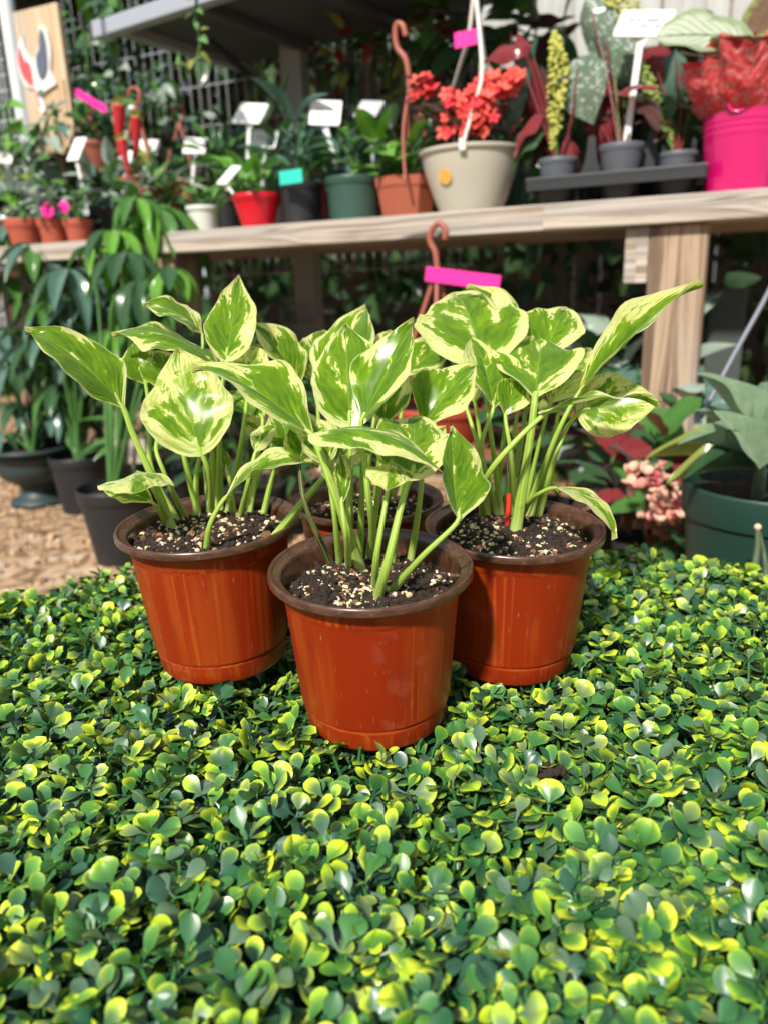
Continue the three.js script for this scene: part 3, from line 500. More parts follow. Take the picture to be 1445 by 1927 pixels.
const LM = {
  deep: leafMat([0.02, 0.075, 0.02], [0.035, 0.12, 0.03], [0.09, 0.2, 0.06], 11), mid: leafMat([0.045, 0.16, 0.02], [0.08, 0.24, 0.03], [0.16, 0.34, 0.08], 12), bright: leafMat([0.1, 0.3, 0.02], [0.17, 0.42, 0.03], [0.28, 0.5, 0.1], 13),
  blue: leafMat([0.06, 0.15, 0.11], [0.12, 0.24, 0.18], [0.26, 0.38, 0.3], 14), silver: leafMat([0.3, 0.4, 0.32], [0.42, 0.5, 0.42], [0.12, 0.2, 0.12], 15, { vs: 0.5 }),
  red: leafMat([0.16, 0.012, 0.016], [0.3, 0.02, 0.025], [0.42, 0.06, 0.06], 16), maroon: leafMat([0.05, 0.014, 0.012], [0.1, 0.03, 0.02], [0.2, 0.04, 0.04], 17), spotted: leafMat([0.14, 0.22, 0.14], [0.22, 0.32, 0.22], [0.06, 0.12, 0.06], 18, { spots: [0.6, 0.66, 0.6] }),
  rex: leafMat([0.5, 0.58, 0.4], [0.62, 0.68, 0.5], [0.035, 0.05, 0.02], 19, { vs: 0.95, n: 7, rim: [0.3, 0.38, 0.2] }), rexDark: leafMat([0.12, 0.05, 0.03], [0.2, 0.12, 0.05], [0.03, 0.01, 0.01], 20, { rim: [0.22, 0.26, 0.05] }),
  sage: leafMat([0.15, 0.24, 0.13], [0.24, 0.34, 0.2], [0.36, 0.46, 0.32], 21, {}, { clearcoat: 0, sheen: 0.5 }), olive: leafMat([0.2, 0.26, 0.03], [0.34, 0.38, 0.07], [0.45, 0.48, 0.15], 22), vari: leafMat([0.08, 0.24, 0.04], [0.12, 0.32, 0.05], [0.6, 0.68, 0.4], 23, { vs: 0.75, n: 6 }),
  brown: leafMat([0.2, 0.075, 0.025], [0.32, 0.13, 0.05], [0.4, 0.2, 0.1], 24),
};
{ // added open fronted lean-to: unseen roof and board walls darken the hedge inside
  const t = benchFrame(thing('added_lean_to', 'added open fronted board lean-to, its unseen roof darkening the space behind the bench', 'added_shed', BO.clone().addScaledVector(BN, 0.5)));
  const roofMat = std({ map: woodTex([0.3, 0.24, 0.18], [0.16, 0.12, 0.09], 66), roughness: 0.9 }), X0 = -3.6, X1 = 2.4, D = 3.1;
  for (let i = 0; i < 20; i++) part('roof_board', board(X1 - X0, 0.022, 0.158, 0.003, 0), roofMat, t, V((X0 + X1) / 2, 2.3 - i * 0.012, -0.08 - i * 0.16));
  for (let i = 0; i < 38; i++) part('wall_board', board(0.155, 2.2, 0.02, 0.003, 1), roofMat, t, V(X0 + 0.08 + i * 0.158, 1.1, -D));
  for (const x of [X0, X1]) for (let i = 0; i < 16; i++) part('wall_board', board(0.02, 2.2, 0.185, 0.003, 1), roofMat, t, V(x, 1.1, -0.1 - i * 0.19));
  for (const x of [X0 + 0.05, X1 - 0.05]) part('post', board(0.09, 2.28, 0.09, 0.004, 1), M.wood, t, V(x, 1.14, -0.05));
}
{
  const n = 5200, im = new THREE.InstancedMesh(UL.ovate, LM.deep, n), r = rng(1234), m = new THREE.Matrix4(), q = new THREE.Quaternion();
  for (let i = 0; i < n; i++) { const p = BO.clone().addScaledVector(BN, rr(1.1, 2.3, r)).addScaledVector(BD, rr(-3.4, 1.6, r)); p.y = 2.0 * Math.pow(r(), 0.9); q.setFromEuler(new THREE.Euler(rr(0.6, 2.6, r), r() * 6.28, rr(-0.6, 0.6, r))); const s = rr(0.07, 0.13, r); m.compose(p, q, V(s * 0.6, s, s)); im.setMatrixAt(i, m); const k = rr(0.6, 1.3, r); im.setColorAt(i, COL(k * rr(0.9, 1.6, r), k, k * 0.9)); }
  im.name = 'hedge_foliage'; im.userData.kind = 'stuff'; im.castShadow = im.receiveShadow = true; tag(im, 'dark hedge foliage growing in the shade behind the bench', 'foliage'); scene.add(im);
}
{ // pale board siding behind the right half
  const wall = benchFrame(thing('siding_wall', 'pale grey wall of vertical boards behind the right end of the bench', 'wall', BO.clone().addScaledVector(BN, 0.72)));
  const m1 = std({ map: woodTex([0.5, 0.51, 0.48], [0.4, 0.41, 0.38], 55), roughness: 0.85 }), x0 = local(wall, W(900, 40, 0.72)).x;
  const y0 = W(1200, 95, 0.72).y;
  for (let i = 0; i < 12; i++) part('plank', board(0.134, 2.262 - y0, 0.02, 0.004, 1), m1, wall, V(x0 + 0.07 + i * 0.14, (2.262 + y0) / 2, 0));
  part('backing_board', board(1.68, 2.18 - y0, 0.012), M.wood, wall, V(x0 + 0.84, (2.2 + y0) / 2, -0.018));
}
function wirePanel(label, o, x0, x1, y0, y1, dx, dy, mat = M.wire, r = 0.0013) {
  const t = benchFrame(thing('wire_panel', label, 'wire fence', o)), g = [];
  for (let x = x0; x <= x1; x += dx) g.push(at(new THREE.CylinderGeometry(r, r, y1 - y0, 5), x, (y0 + y1) / 2, 0));
  stuff('upright_wires', mergeGeometries(g), mat, t); const h = [];
  for (let y = y0 + 0.01; y <= y1; y += dy) h.push(at(new THREE.CylinderGeometry(r * 1.3, r * 1.3, x1 - x0, 5).rotateZ(Math.PI / 2), (x0 + x1) / 2, y, -r * 2.2));
  stuff('cross_wires', mergeGeometries(h), mat, t); return t;
}
{
  const o = BO.clone().addScaledVector(BN, 0.66), f = new THREE.Group(); f.position.copy(o); f.rotation.y = BTURN;
  const xa = local(f, W(150, 250, 0.66)).x, xb = local(f, W(890, 250, 0.66)).x;
  wirePanel('galvanised wire grid fence behind the bench, left of the grey post', o, xa, xb, SHELF - 0.08, 1.75, 0.03, 0.1, M.wire, 0.001);
  const p = benchFrame(thing('grey_post', 'grey painted square post behind the bench beside the wire grid', 'post', W(560, 200, 0.6).setY(0)));
  part('post_shaft', board(0.06, 2.3, 0.05, 0.004, 1), std({ color: COL(0.3, 0.31, 0.3), roughness: 0.8 }), p, V(0, 1.15, 0));
  const p2 = benchFrame(thing('dark_plank', 'dark grey green upright plank behind the right bench post', 'plank', W(1362, 640, 0.2).setY(0)));
  part('plank_board', board(0.06, SHELF - 0.14, 0.03, 0.003, 1), std({ color: COL(0.05, 0.065, 0.055), roughness: 0.8 }), p2, V(0, (SHELF - 0.14) / 2, 0));
  wirePanel('dark wire grid seen under the bench behind the pothos leaves', W(530, 560, 0.55).setY(0), -0.12, 0.1, 0.05, SHELF - 0.15, 0.012, 0.05, std({ color: COL(0.1, 0.11, 0.12), roughness: 0.6 }));
  // white gate post and grid at the far left
  const gp = benchFrame(thing('gate_post', 'white tubular gate post at the left edge', 'post', W(30, 120, 0.3).setY(0)));
  part('tube', at(new THREE.CylinderGeometry(0.019, 0.019, 2, 16), 0, 1, 0), std({ color: COL(0.62, 0.66, 0.68), roughness: 0.4 }), gp);
  part('cap', at(new THREE.SphereGeometry(0.021, 16, 8, 0, 7, 0, 1.6), 0, 2, 0), std({ color: COL(0.62, 0.66, 0.68), roughness: 0.4 }), gp);
  wirePanel('white wire grid beside the gate post at the left edge', W(10, 120, 0.33).setY(0), -0.5, -0.005, 0.3, 1.7, 0.012, 0.035, std({ color: COL(0.62, 0.64, 0.66), roughness: 0.5 }), 0.0016);
}
{ // plywood board with a painted emblem
  const c = W(80, 150, 0.24), k = depthOf(c) / FPX, t = benchFrame(thing('plywood_sign', 'plywood board with cut out white, red and grey emblem', 'sign', c.clone().setY(0)));
  const y = c.y; part('plywood', board(112 * k, 250 * k, 0.012, 0.002, 1), M.ply, t, V(0, y - 5 * k, -0.012));
  part('stake', board(0.02, y - 125 * k, 0.012, 0.002, 1), M.wood, t, V(0, (y - 125 * k) / 2, -0.026));
  const shape = (pts) => { const s = new THREE.Shape(); const q = pts.map(([x, yy]) => new THREE.Vector2((x - 80) * k, (150 - yy) * k)); s.moveTo(q[0].x, q[0].y); s.splineThru([...q.slice(1), q[0]]); return s; };
  const ext = (pts, d) => new THREE.ExtrudeGeometry(shape(pts), { depth: d, bevelEnabled: false, curveSegments: 24 });
  const wm = plastic(COL(0.72, 0.72, 0.68));
  part('emblem_plate', ext([[46, 70], [30, 95], [26, 125], [32, 148], [46, 160], [54, 162], [58, 185], [66, 205], [78, 200], [76, 175], [100, 165], [112, 160], [104, 138], [111, 105], [108, 75], [98, 62], [90, 68], [86, 88], [76, 106], [66, 114], [54, 106], [48, 92]], 0.006), wm, t, V(0, y, -0.005));
  part('red_crescent', ext([[37, 90], [31, 110], [34, 135], [44, 150], [57, 155], [56, 122], [44, 112]], 0.003), plastic(COL(0.75, 0.09, 0.1)), t, V(0, y, 0.0012));
  part('red_stem', ext([[60, 160], [64, 180], [68, 196], [64, 190], [60, 172]], 0.003), plastic(COL(0.75, 0.09, 0.1)), t, V(0, y, 0.0012));
  part('grey_lobe', ext([[96, 68], [90, 82], [86, 100], [75, 115], [76, 142], [84, 150], [98, 135], [103, 105], [102, 80]], 0.003), plastic(COL(0.1, 0.12, 0.16)), t, V(0, y, 0.0012));
}
{ // galvanised shelf overhead, turned a little from the bench
  const a = P(208, 52, 1.72), b = (() => { const v = ray(368, 0); return v.multiplyScalar((a.y - CAM_Y) / v.y).add(camera.position); })(), dir = b.clone().sub(a).setY(0).normalize();
  const t = thing('overhead_shelf', 'galvanised metal shelf mounted over the bench with dark underside', 'shelf', a); t.rotation.y = -Math.atan2(dir.z, dir.x);
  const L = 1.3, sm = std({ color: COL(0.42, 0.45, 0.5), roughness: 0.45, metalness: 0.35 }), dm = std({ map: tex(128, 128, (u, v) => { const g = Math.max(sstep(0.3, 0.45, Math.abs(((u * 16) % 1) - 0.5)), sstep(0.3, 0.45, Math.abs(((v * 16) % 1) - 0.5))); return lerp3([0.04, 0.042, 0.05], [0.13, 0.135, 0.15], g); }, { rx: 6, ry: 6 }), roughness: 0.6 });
  part('front_beam', board(L, 0.034, 0.03, 0.004, 0), sm, t, V(L / 2, 0, 0)); part('end_beam', board(0.03, 0.03, 0.42, 0.004, 2), sm, t, V(0.016, 0, -0.226));
  part('end_bracket', board(0.03, 0.035, 0.045, 0.003), sm, t, V(-0.017, -0.004, 0.004));
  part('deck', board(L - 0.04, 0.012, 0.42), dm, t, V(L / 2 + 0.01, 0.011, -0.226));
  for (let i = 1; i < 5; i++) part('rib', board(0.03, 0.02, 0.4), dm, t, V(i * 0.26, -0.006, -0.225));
  const b0 = local(t, P(392, 14, 1.75)), b1 = local(t, W(548, 212, 0.58)); b0.y = -0.02;
  part('brace', tube([b0, b0.clone().lerp(b1, 0.5), b1], 0.008, 0.008, 4, 8), M.darkIron, t);
}

// ------------------------------------------------------------------ leaves, pots and labels for the nursery plants
const m4b = new THREE.Matrix4();
function leafAt(parent, geo, mat, p, axis, nrm, len, w, name = 'leaf') {
  const m = part(name, geo, mat, parent, p), a = axis.clone().normalize(), side = a.clone().cross(nrm); if (side.lengthSq() < 1e-6) side.set(1, 0, 0); side.normalize();
  m4b.makeBasis(side, a, side.clone().cross(a)); m.quaternion.setFromRotationMatrix(m4b); m.scale.set(w, len, len); return m;
}
// leaves that grow outwards from stems inside an ellipsoid
function bush(t, c, rad, n, geos, mats, len, seed, { up = 0.4, ratio = 0.42, stem = LM.mid, stems = 4, from = null } = {}) {
  const r = rng(seed), root = from ?? V(c.x, c.y - rad.y, c.z);
  for (let i = 0; i < n; i++) {
    const d = V(rr(-1, 1, r), rr(-0.75, 1, r), rr(-1, 1, r)); if (d.lengthSq() > 1) d.normalize().multiplyScalar(rr(0.55, 1, r));
    const p = V(c.x + d.x * rad.x, c.y + d.y * rad.y, c.z + d.z * rad.z), axis = V(d.x + rr(-0.5, 0.5, r), d.y * 0.6 + up + rr(-0.5, 0.4, r), d.z + rr(-0.5, 0.5, r)).normalize(), nrm = V(rr(-0.4, 0.4, r), 1, rr(-0.4, 0.4, r) + 0.3);
    const L = rr(len[0], len[1], r); leafAt(t, geos[Math.floor(r() * geos.length)], mats[Math.floor(r() * mats.length)], p, axis, nrm, L, L * ratio * rr(0.85, 1.15, r));
  }
  const g = []; for (let i = 0; i < stems; i++) { const e = V(c.x + rr(-0.6, 0.6, r) * rad.x, c.y + rr(-0.1, 0.6, r) * rad.y, c.z + rr(-0.6, 0.6, r) * rad.z); g.push(tube([root, root.clone().lerp(e, 0.5).add(V(0, 0.01, 0)), e], 0.0022, 0.0012, 6, 5)); }
  if (g.length) part('stems', mergeGeometries(g), stem, t);
}
function potGeo(R, r, h, { lip = 0.004, band = 0.16, th = 0.003 } = {}) {
  const b = h * (1 - band); return lathe([[0, 0.002], [r - 0.003, 0.002], [r - 0.001, 0], [r, 0.003], [mix(r, R - lip, 0.98), b - 0.001], [R - lip * 0.3, b], [R, h - 0.004], [R - 0.001, h], [R - th, h], [R - th - 0.002, b], [r + (R - r) * 0.6 - th, h * 0.7], [0, h * 0.74]], 40);
}
function pot(name, label, px, off, rimPx, basePx, rimPy, mat, opt = {}, parts = true) {
  const base = opt.ground ? onGround(px, opt.ground) : onShelf(px, off), k = depthOf(base) / FPX, h = opt.h ? opt.h * k : Math.max(0.02, (opt.ground ? P(px, rimPy, depthOf(base) - 0.0).y : W(px, rimPy, off).y) - base.y);
  const t = thing(name, label, opt.category ?? 'potted plant', base, opt.group); t.rotation.y = BTURN; t.userData.k = undefined; delete t.userData.k;
  const R_ = rimPx / 2 * k, r_ = basePx / 2 * k;
  if (!opt.noPot) { const p = part('pot', opt.geo ? opt.geo(R_, r_, h) : potGeo(R_, r_, h, opt), mat, t); if (opt.soil !== false) part('soil', at(new THREE.CircleGeometry(R_ - 0.006, 28).rotateX(-Math.PI / 2), 0, h * 0.86, 0), M.soil, t); }
  return { t, k, h, R: R_, r: r_, top: V(0, h * 0.85, 0), base };
}
// offsets in photograph pixels from a plant's base, at its own distance: right, up, towards the viewer
const labelMat = M.white;
const inkMat = std({ map: tex(256, 96, (u, v) => {
  let s = 0; for (const [y, h] of [[0.66, 0.2], [0.33, 0.2]]) if (Math.abs(v - y) < h / 2 && u > 0.08 && u < 0.92) { const c = Math.floor(u * 30), o = hash(c, y * 100 | 0, 3); if (o > 0.16) s = Math.max(s, sstep(0.4, 0.16, Math.abs(((u * 30) % 1) - 0.3 - 0.3 * o)), o > 0.55 ? sstep(0.02, 0.0, Math.abs(v - y - h * (o - 0.75))) : 0); }
  return lerp3([0.8, 0.81, 0.79], [0.05, 0.05, 0.06], s);
}), roughness: 0.5 });
function label(text, px, py, w, h, footPx, footPy, off, { skew = 0.2, turn = 0.36, mat = labelMat, ink = false, tilt = -0.22 } = {}) {
  const head = W(px, py, off), k = depthOf(head) / FPX, foot = W(footPx, footPy, off), t = benchFrame(thing('plant_label', text, 'plant label', foot, 'white plant labels'));
  const hd = local(t, head), s = new THREE.Shape(), a = w / 2 * k, b = h / 2 * k, q = skew * b, rc = Math.min(a, b) * 0.2;
  s.moveTo(-a - q + rc, -b); s.lineTo(a - q - rc, -b); s.quadraticCurveTo(a - q, -b, a - q + rc * 0.3, -b + rc); s.lineTo(a + q - rc * 0.3, b - rc); s.quadraticCurveTo(a + q, b, a + q - rc, b); s.lineTo(-a + q + rc, b); s.quadraticCurveTo(-a + q, b, -a + q - rc * 0.3, b - rc); s.lineTo(-a - q + rc * 0.3, -b + rc); s.quadraticCurveTo(-a - q, -b, -a - q + rc, -b);
  const m = part('head', new THREE.ExtrudeGeometry(s, { depth: 0.0018, bevelEnabled: true, bevelSize: 0.0006, bevelThickness: 0.0005, bevelSegments: 1 }), mat, t, hd); m.rotation.set(tilt, turn, 0);
  const pl = part('writing', new THREE.PlaneGeometry(a * 1.45, b * 1.3), inkMat, m, V(0, 0, 0.0026)); if (!ink) { pl.scale.set(1, 0.62, 1); }
  const neck = hd.clone().add(V(-q * 0.5, -b * 0.9, 0.0005)), d = neck.clone(), L = Math.max(0.01, d.length()), st = part('stake', new RoundedBoxGeometry(9 * k * (w / 60 + 0.6) / 1.6, L, 0.0022, 1, 0.0008), mat, t, d.clone().multiplyScalar(0.5));
  st.quaternion.setFromUnitVectors(V(0, 1, 0), d.normalize());
  const nk = new THREE.Shape(); nk.moveTo(-a * 0.42, b * 0.3); nk.lineTo(a * 0.42, b * 0.3); nk.lineTo(a * 0.12, -b * 0.6); nk.lineTo(-a * 0.12, -b * 0.6);
  part('neck', new THREE.ExtrudeGeometry(nk, { depth: 0.0016, bevelEnabled: false }), mat, t, neck.clone().add(V(0, -b * 0.05, -0.0006)));
  return t;
}
function hanger(t, pts, r = 0.0032, mat = M.hook, name = 'hook') { return part(name, tube(pts.map((p) => local(t, p)), r, r, 28, 8), mat, t); }

// ---- on the bench, from the right
{ // magenta pail with red tissue and a rex begonia
  const { t, k, h, R: RR, r } = pot('magenta_pail', 'magenta metal pail wrapped with red tissue holding a rex begonia', 1386, 0.09, 146, 116, 207, null, { noPot: true });
  const pm = phys({ color: COL(0.56, 0.004, 0.125), roughness: 0.25, clearcoat: 0.6, clearcoatRoughness: 0.12 }), rad = (y) => mix(r, RR, y / h), prof = [[0, 0.002], [r - 0.002, 0.002], [r, 0], [r + 0.001, 0.003]];
  for (const f of [0.1, 0.3, 0.5, 0.62]) prof.push([rad(h * f), h * f]);
  for (let i = 0; i < 3; i++) { const y = h * (0.68 + i * 0.07); prof.push([rad(y), y], [rad(y) + 0.0014, y + h * 0.02], [rad(y), y + h * 0.045]); }
  prof.push([rad(h * 0.97), h * 0.97], [RR + 0.0012, h * 0.975], [RR + 0.0016, h * 0.99], [RR, h], [RR - 0.0015, h * 0.985], [rad(h * 0.7) - 0.002, h * 0.7], [0, h * 0.68]);
  const pail = part('pail', lathe(prof, 56), pm, t);
  const ear = part('handle_ear', new THREE.TorusGeometry(0.011, 0.0022, 8, 20), pm, pail, V(-RR * 0.15, h * 0.99, RR * 0.99)); ear.scale.set(1.2, 1, 1);
  part('handle', tube([V(-RR, h * 0.96, 0.004), V(-RR * 0.8, h * 1.02, RR * 0.75), V(-RR * 0.1, h * 1.05, RR * 1.08), V(RR * 0.75, h * 1.02, RR * 0.8), V(RR, h * 0.96, 0.004)], 0.0014, 0.0014, 24, 6), pm, pail);
  part('soil', at(new THREE.CircleGeometry(RR * 0.9, 28).rotateX(-Math.PI / 2), 0, h * 0.8, 0), M.soil, t);
  const pos = [], uv = [], idx = [], NA = 160, NH = 26, H = 100 * k;
  for (let j = 0; j <= NH; j++) for (let i = 0; i <= NA; i++) {
    const a = i / NA * 6.2832, f = j / NH, c = Math.cos(a), s = Math.sin(a), fold = (Math.abs(Math.sin(a * 6 + 1.5 * Math.sin(a * 3))) - 0.5) * 0.3 * f + (noise(c * 4 + 9, s * 4 + f * 3, 7) - 0.5) * 0.5 * f + (Math.abs(fbm(c * 9 + 2, s * 9 + f * 7, 15, 3) - 0.5) - 0.12) * 0.32 * Math.min(1, f * 3), top = 0.55 + 0.5 * noise(c * 2.6 + 4, s * 2.6, 12) + 0.3 * Math.abs(Math.sin(a * 3.5 + 1));
    const q = RR * (0.9 + 0.85 * Math.pow(f, 0.75) - 0.25 * f * f + fold); pos.push(c * q, h * 0.9 + H * f * top, s * q); uv.push(a * 1.2, f * 1.6);
  }
  for (let j = 0; j < NH; j++) for (let i = 0; i < NA; i++) { const a = j * (NA + 1) + i, b = a + 1, c = a + NA + 1, d = c + 1; idx.push(a, b, c, b, d, c); }
  const g = new THREE.BufferGeometry(); g.setAttribute('position', new THREE.Float32BufferAttribute(pos, 3)); g.setAttribute('uv', new THREE.Float32BufferAttribute(uv, 2)); g.setIndex(idx); g.computeVertexNormals();
  part('tissue_wrap', g, phys({ map: tex(256, 256, (u, v) => { const f = fbm(u * 14, v * 14, 401, 2), ring = sstep(0.05, 0.02, Math.abs(((f * 6) % 1) - 0.5)); return lerp3([0.78, 0.02, 0.025], [0.75, 0.3, 0.25], Math.max(ring, sstep(0.55, 0.6, f)) * 0.7); }), roughness: 0.8, transmission: 0.6, thickness: 0, clearcoat: 0.3, clearcoatRoughness: 0.3 }), t);
  const q = (px, py, off) => local(t, W(px, py, off));
  const rx = (px, py, off, ax, n, L, w, m) => leafAt(t, UL.round, m, q(px, py, off), V(...ax), V(...n), L * k, w * k);
  rx(1385, 72, 0.06, [-0.95, 0.2, 0.35], [0.2, 0.8, 0.75], 135, 120, LM.rex); rx(1395, 98, 0.05, [0.2, 0.25, 1], [0.05, 0.9, -0.2], 70, 120, LM.rexDark); rx(1400, 92, 0.08, [0.9, 0.1, 0.3], [0, 1, 0.4], 110, 100, LM.rex);
  rx(1340, 110, 0.07, [-0.2, 0.0, 1], [0.1, 0.8, 0.3], 70, 100, LM.rexDark); rx(1420, 60, 0.16, [0.4, 0.7, -0.3], [0, 0.5, 0.8], 90, 80, LM.rexDark); rx(1330, 80, 0.2, [-0.6, 0.8, -0.2], [0, 0.4, 0.9], 80, 75, LM.rexDark);
  part('stems', mergeGeometries([[1372, 78], [1395, 98], [1400, 92], [1340, 110], [1420, 60]].map(([x, y]) => tube([V(0, h * 0.8, 0), q(x, y, 0.08).multiplyScalar(0.5).add(V(0, h * 0.5, 0)), q(x, y, 0.07)], 0.003, 0.002, 8, 6))), LM.red, t);
}
{ // black carry tray with grey pots
  const a = onShelf(1165, 0.13), k = depthOf(a) / FPX, t = benchFrame(thing('carry_tray', 'black plastic carry tray holding four grey begonia pots', 'plant tray', a)), W_ = 300 * k, D = 0.2, fl = 40 * k;
  const sh = new THREE.Shape(); sh.moveTo(-W_ / 2, -D / 2); sh.lineTo(W_ / 2, -D / 2); sh.lineTo(W_ / 2, D / 2); sh.lineTo(-W_ / 2, D / 2);
  const spots = [[-108, 0.045], [6, 0.05], [100, 0.04], [-50, -0.05], [60, -0.05]];
  for (const [x, z] of spots.slice(0, 5)) { const p = new THREE.Path(); p.absarc(x * k, -z, 40 * k, 0, 6.2832, true); sh.holes.push(p); }
  part('flange', new THREE.ExtrudeGeometry(sh, { depth: 0.006, bevelEnabled: true, bevelSize: 0.002, bevelThickness: 0.002, bevelSegments: 2, curveSegments: 24 }).rotateX(-Math.PI / 2), M.black, t, V(0, fl, 0));
  part('rim_wall', new RoundedBoxGeometry(W_, 16 * k, 0.004, 2, 0.001), M.black, t, V(0, fl - 6 * k, D / 2)); part('rim_wall', new RoundedBoxGeometry(0.004, 16 * k, D, 2, 0.001), M.black, t, V(-W_ / 2, fl - 6 * k, 0)); part('rim_wall', new RoundedBoxGeometry(0.004, 16 * k, D, 2, 0.001), M.black, t, V(W_ / 2, fl - 6 * k, 0));
  for (const [x, z] of spots) part('cup', at(lathe([[0, 0.001], [27 * k, 0.001], [29 * k, 0.002], [38 * k, fl], [36 * k, fl], [27 * k, 0.004], [0, 0.004]], 28), x * k, 0, z), M.black, t);
  for (const x of [-50, 55]) { const s = new THREE.Shape(); s.moveTo(-32 * k, 0); s.quadraticCurveTo(-9 * k, 10 * k, -7 * k, 72 * k); s.quadraticCurveTo(0, 80 * k, 7 * k, 72 * k); s.quadraticCurveTo(9 * k, 10 * k, 32 * k, 0); part('divider', new THREE.ExtrudeGeometry(s, { depth: 0.004, bevelEnabled: false, curveSegments: 10 }), M.black, t, V(x * k, fl + 0.004, 0.03)); }
  const lab = ['grey pot in black tray, cane begonia with drooping yellow green flower spike', 'grey pot in black tray with large white label standing in it', 'grey pot in black tray beside the magenta pail'];
  const mk = (i, x, z, Rp, h) => {
    const p = benchFrame(thing('begonia_pot', lab[i], 'potted plant', a.clone().add(V(x * k, 0.0045, z).applyAxisAngle(V(0, 1, 0), BTURN)), 'begonias in the black tray'));
    part('pot', potGeo(Rp * k, 24 * k, h * k, { lip: 0.002, band: 0.12 }), M.grey, p); part('soil', at(new THREE.CircleGeometry(Rp * k * 0.9, 24).rotateX(-Math.PI / 2), 0, h * k * 0.86, 0), M.soil, p); return p;
  };
  const p0 = mk(0, -108, 0.045, 36, 80), p1 = mk(1, 6, 0.05, 40, 92), p2 = mk(2, 100, 0.04, 34, 72);
  const spike = (p, pts, n, seed, m, w0) => { // a drooping spike of small rounded bracts
    const c = new THREE.CatmullRomCurve3(pts), r = rng(seed), g = [];
    for (let i = 0; i < n; i++) { const f = i / n, o = c.getPointAt(f), w = w0 * Math.sin(Math.PI * (0.12 + 0.85 * f)) * k, s = rr(3, 5.6, r) * k, e = new THREE.IcosahedronGeometry(s, 1); e.scale(1, rr(0.6, 1, r), 0.8); g.push(at(e, o.x + rr(-1, 1, r) * w, o.y + rr(-4, 4, r) * k, o.z + rr(-1, 1, r) * w * 0.7)); }
    part('flower_spike', mergeGeometries(g), m, p); part('spike_stalk', tube([V(0, 60 * k, 0), pts[0].clone().lerp(V(0, 0, 0), 0.3), pts[0]], 0.002, 0.0015, 8, 5), LM.mid, p);
  };
  const bract = std({ color: COL(0.45, 0.46, 0.09), roughness: 0.6 }), bract2 = std({ color: COL(0.22, 0.3, 0.06), roughness: 0.6 });
  const L0 = (px, py, off) => local(p0, W(px, py, off)), L1 = (px, py, off) => local(p1, W(px, py, off)), L2 = (px, py, off) => local(p2, W(px, py, off));
  spike(p0, [L0(1042, 62, 0.1), L0(1050, 120, 0.09), L0(1046, 190, 0.085), L0(1042, 245, 0.085), L0(1038, 278, 0.09)], 230, 71, bract, 17);
  spike(p2, [L2(1205, 120, 0.14), L2(1225, 170, 0.13), L2(1245, 220, 0.12), L2(1262, 262, 0.11), L2(1266, 285, 0.11)], 150, 72, bract2, 12);
  spike(p1, [L1(1150, -10, 0.16), L1(1175, 15, 0.15), L1(1195, 40, 0.15)], 90, 73, bract, 26);
  const lf = (p, q, px, py, off, ax, n, L, w, m, g = UL.wing) => { const b = q(px, py, off); leafAt(p, g, m, b, V(...ax), V(...n), L * k, w * k); part('leaf_stalk', tube([V(0, 60 * k, 0), b.clone().multiplyScalar(0.55).add(V(0.006, 0.02, 0)), b], 0.0022, 0.0014, 8, 5), LM.red, p); };
  lf(p0, L0, 968, 95, 0.12, [0.1, -1, 0.1], [-0.6, 0.1, 0.8], 170, 60, LM.red); lf(p0, L0, 985, 88, 0.1, [-0.9, 0.1, 0.3], [-0.2, 0.5, 0.8], 75, 45, LM.red); lf(p0, L0, 1004, 110, 0.12, [0.0, -1, 0.05], [0.9, 0.1, 0.4], 170, 55, LM.blue);
  lf(p0, L0, 1085, 130, 0.11, [0.3, -1, 0.2], [-0.2, 0.3, 0.9], 95, 100, LM.spotted, UL.heart); lf(p0, L0, 1015, 150, 0.16, [0.1, -1, 0.1], [0, 0.2, 1], 140, 70, LM.maroon);
  lf(p1, L1, 1112, 20, 0.14, [0.35, -0.95, 0.2], [-0.3, 0.3, 0.9], 130, 70, LM.spotted); lf(p1, L1, 1135, 60, 0.15, [0.6, -0.7, 0.3], [-0.2, 0.4, 0.8], 110, 75, LM.spotted); lf(p1, L1, 1130, 170, 0.15, [0.1, -1, 0.2], [0.2, 0.2, 0.9], 110, 70, LM.red);
  lf(p1, L1, 1160, 215, 0.13, [-0.2, -1, 0.2], [0.4, 0.2, 0.9], 70, 45, LM.red); lf(p1, L1, 1092, 180, 0.17, [0.0, -1, 0.1], [-0.2, 0.2, 0.9], 110, 65, LM.deep); lf(p1, L1, 1200, 110, 0.18, [0.5, -0.6, 0.2], [0, 0.3, 0.9], 70, 55, LM.red);
  lf(p2, L2, 1225, 100, 0.17, [0.6, -0.7, 0.2], [0, 0.4, 0.9], 70, 60, LM.red); lf(p2, L2, 1270, 110, 0.17, [0.0, -0.9, 0.2], [0.2, 0.2, 0.9], 80, 50, LM.blue); lf(p2, L2, 1240, 150, 0.2, [-0.1, -1, 0.1], [0, 0.2, 1], 100, 60, LM.maroon); lf(p2, L2, 1290, 180, 0.16, [0.1, -0.9, 0.1], [0, 0.3, 0.9], 80, 55, LM.deep);
  bush(p1, V(0, 150 * k, -0.05), V(55 * k, 60 * k, 0.05), 12, [UL.wing], [LM.maroon, LM.deep, LM.red], [0.05, 0.085], 621, { up: -0.3, ratio: 0.5 }); bush(p2, V(0, 120 * k, -0.03), V(45 * k, 50 * k, 0.05), 12, [UL.wing, UL.ovate], [LM.deep, LM.mid, LM.maroon], [0.035, 0.06], 622, { up: 0 });
  bush(p0, V(-10 * k, 140 * k, -0.06), V(60 * k, 70 * k, 0.05), 14, [UL.wing], [LM.maroon, LM.deep, LM.red], [0.05, 0.085], 623, { up: -0.3, ratio: 0.5 });
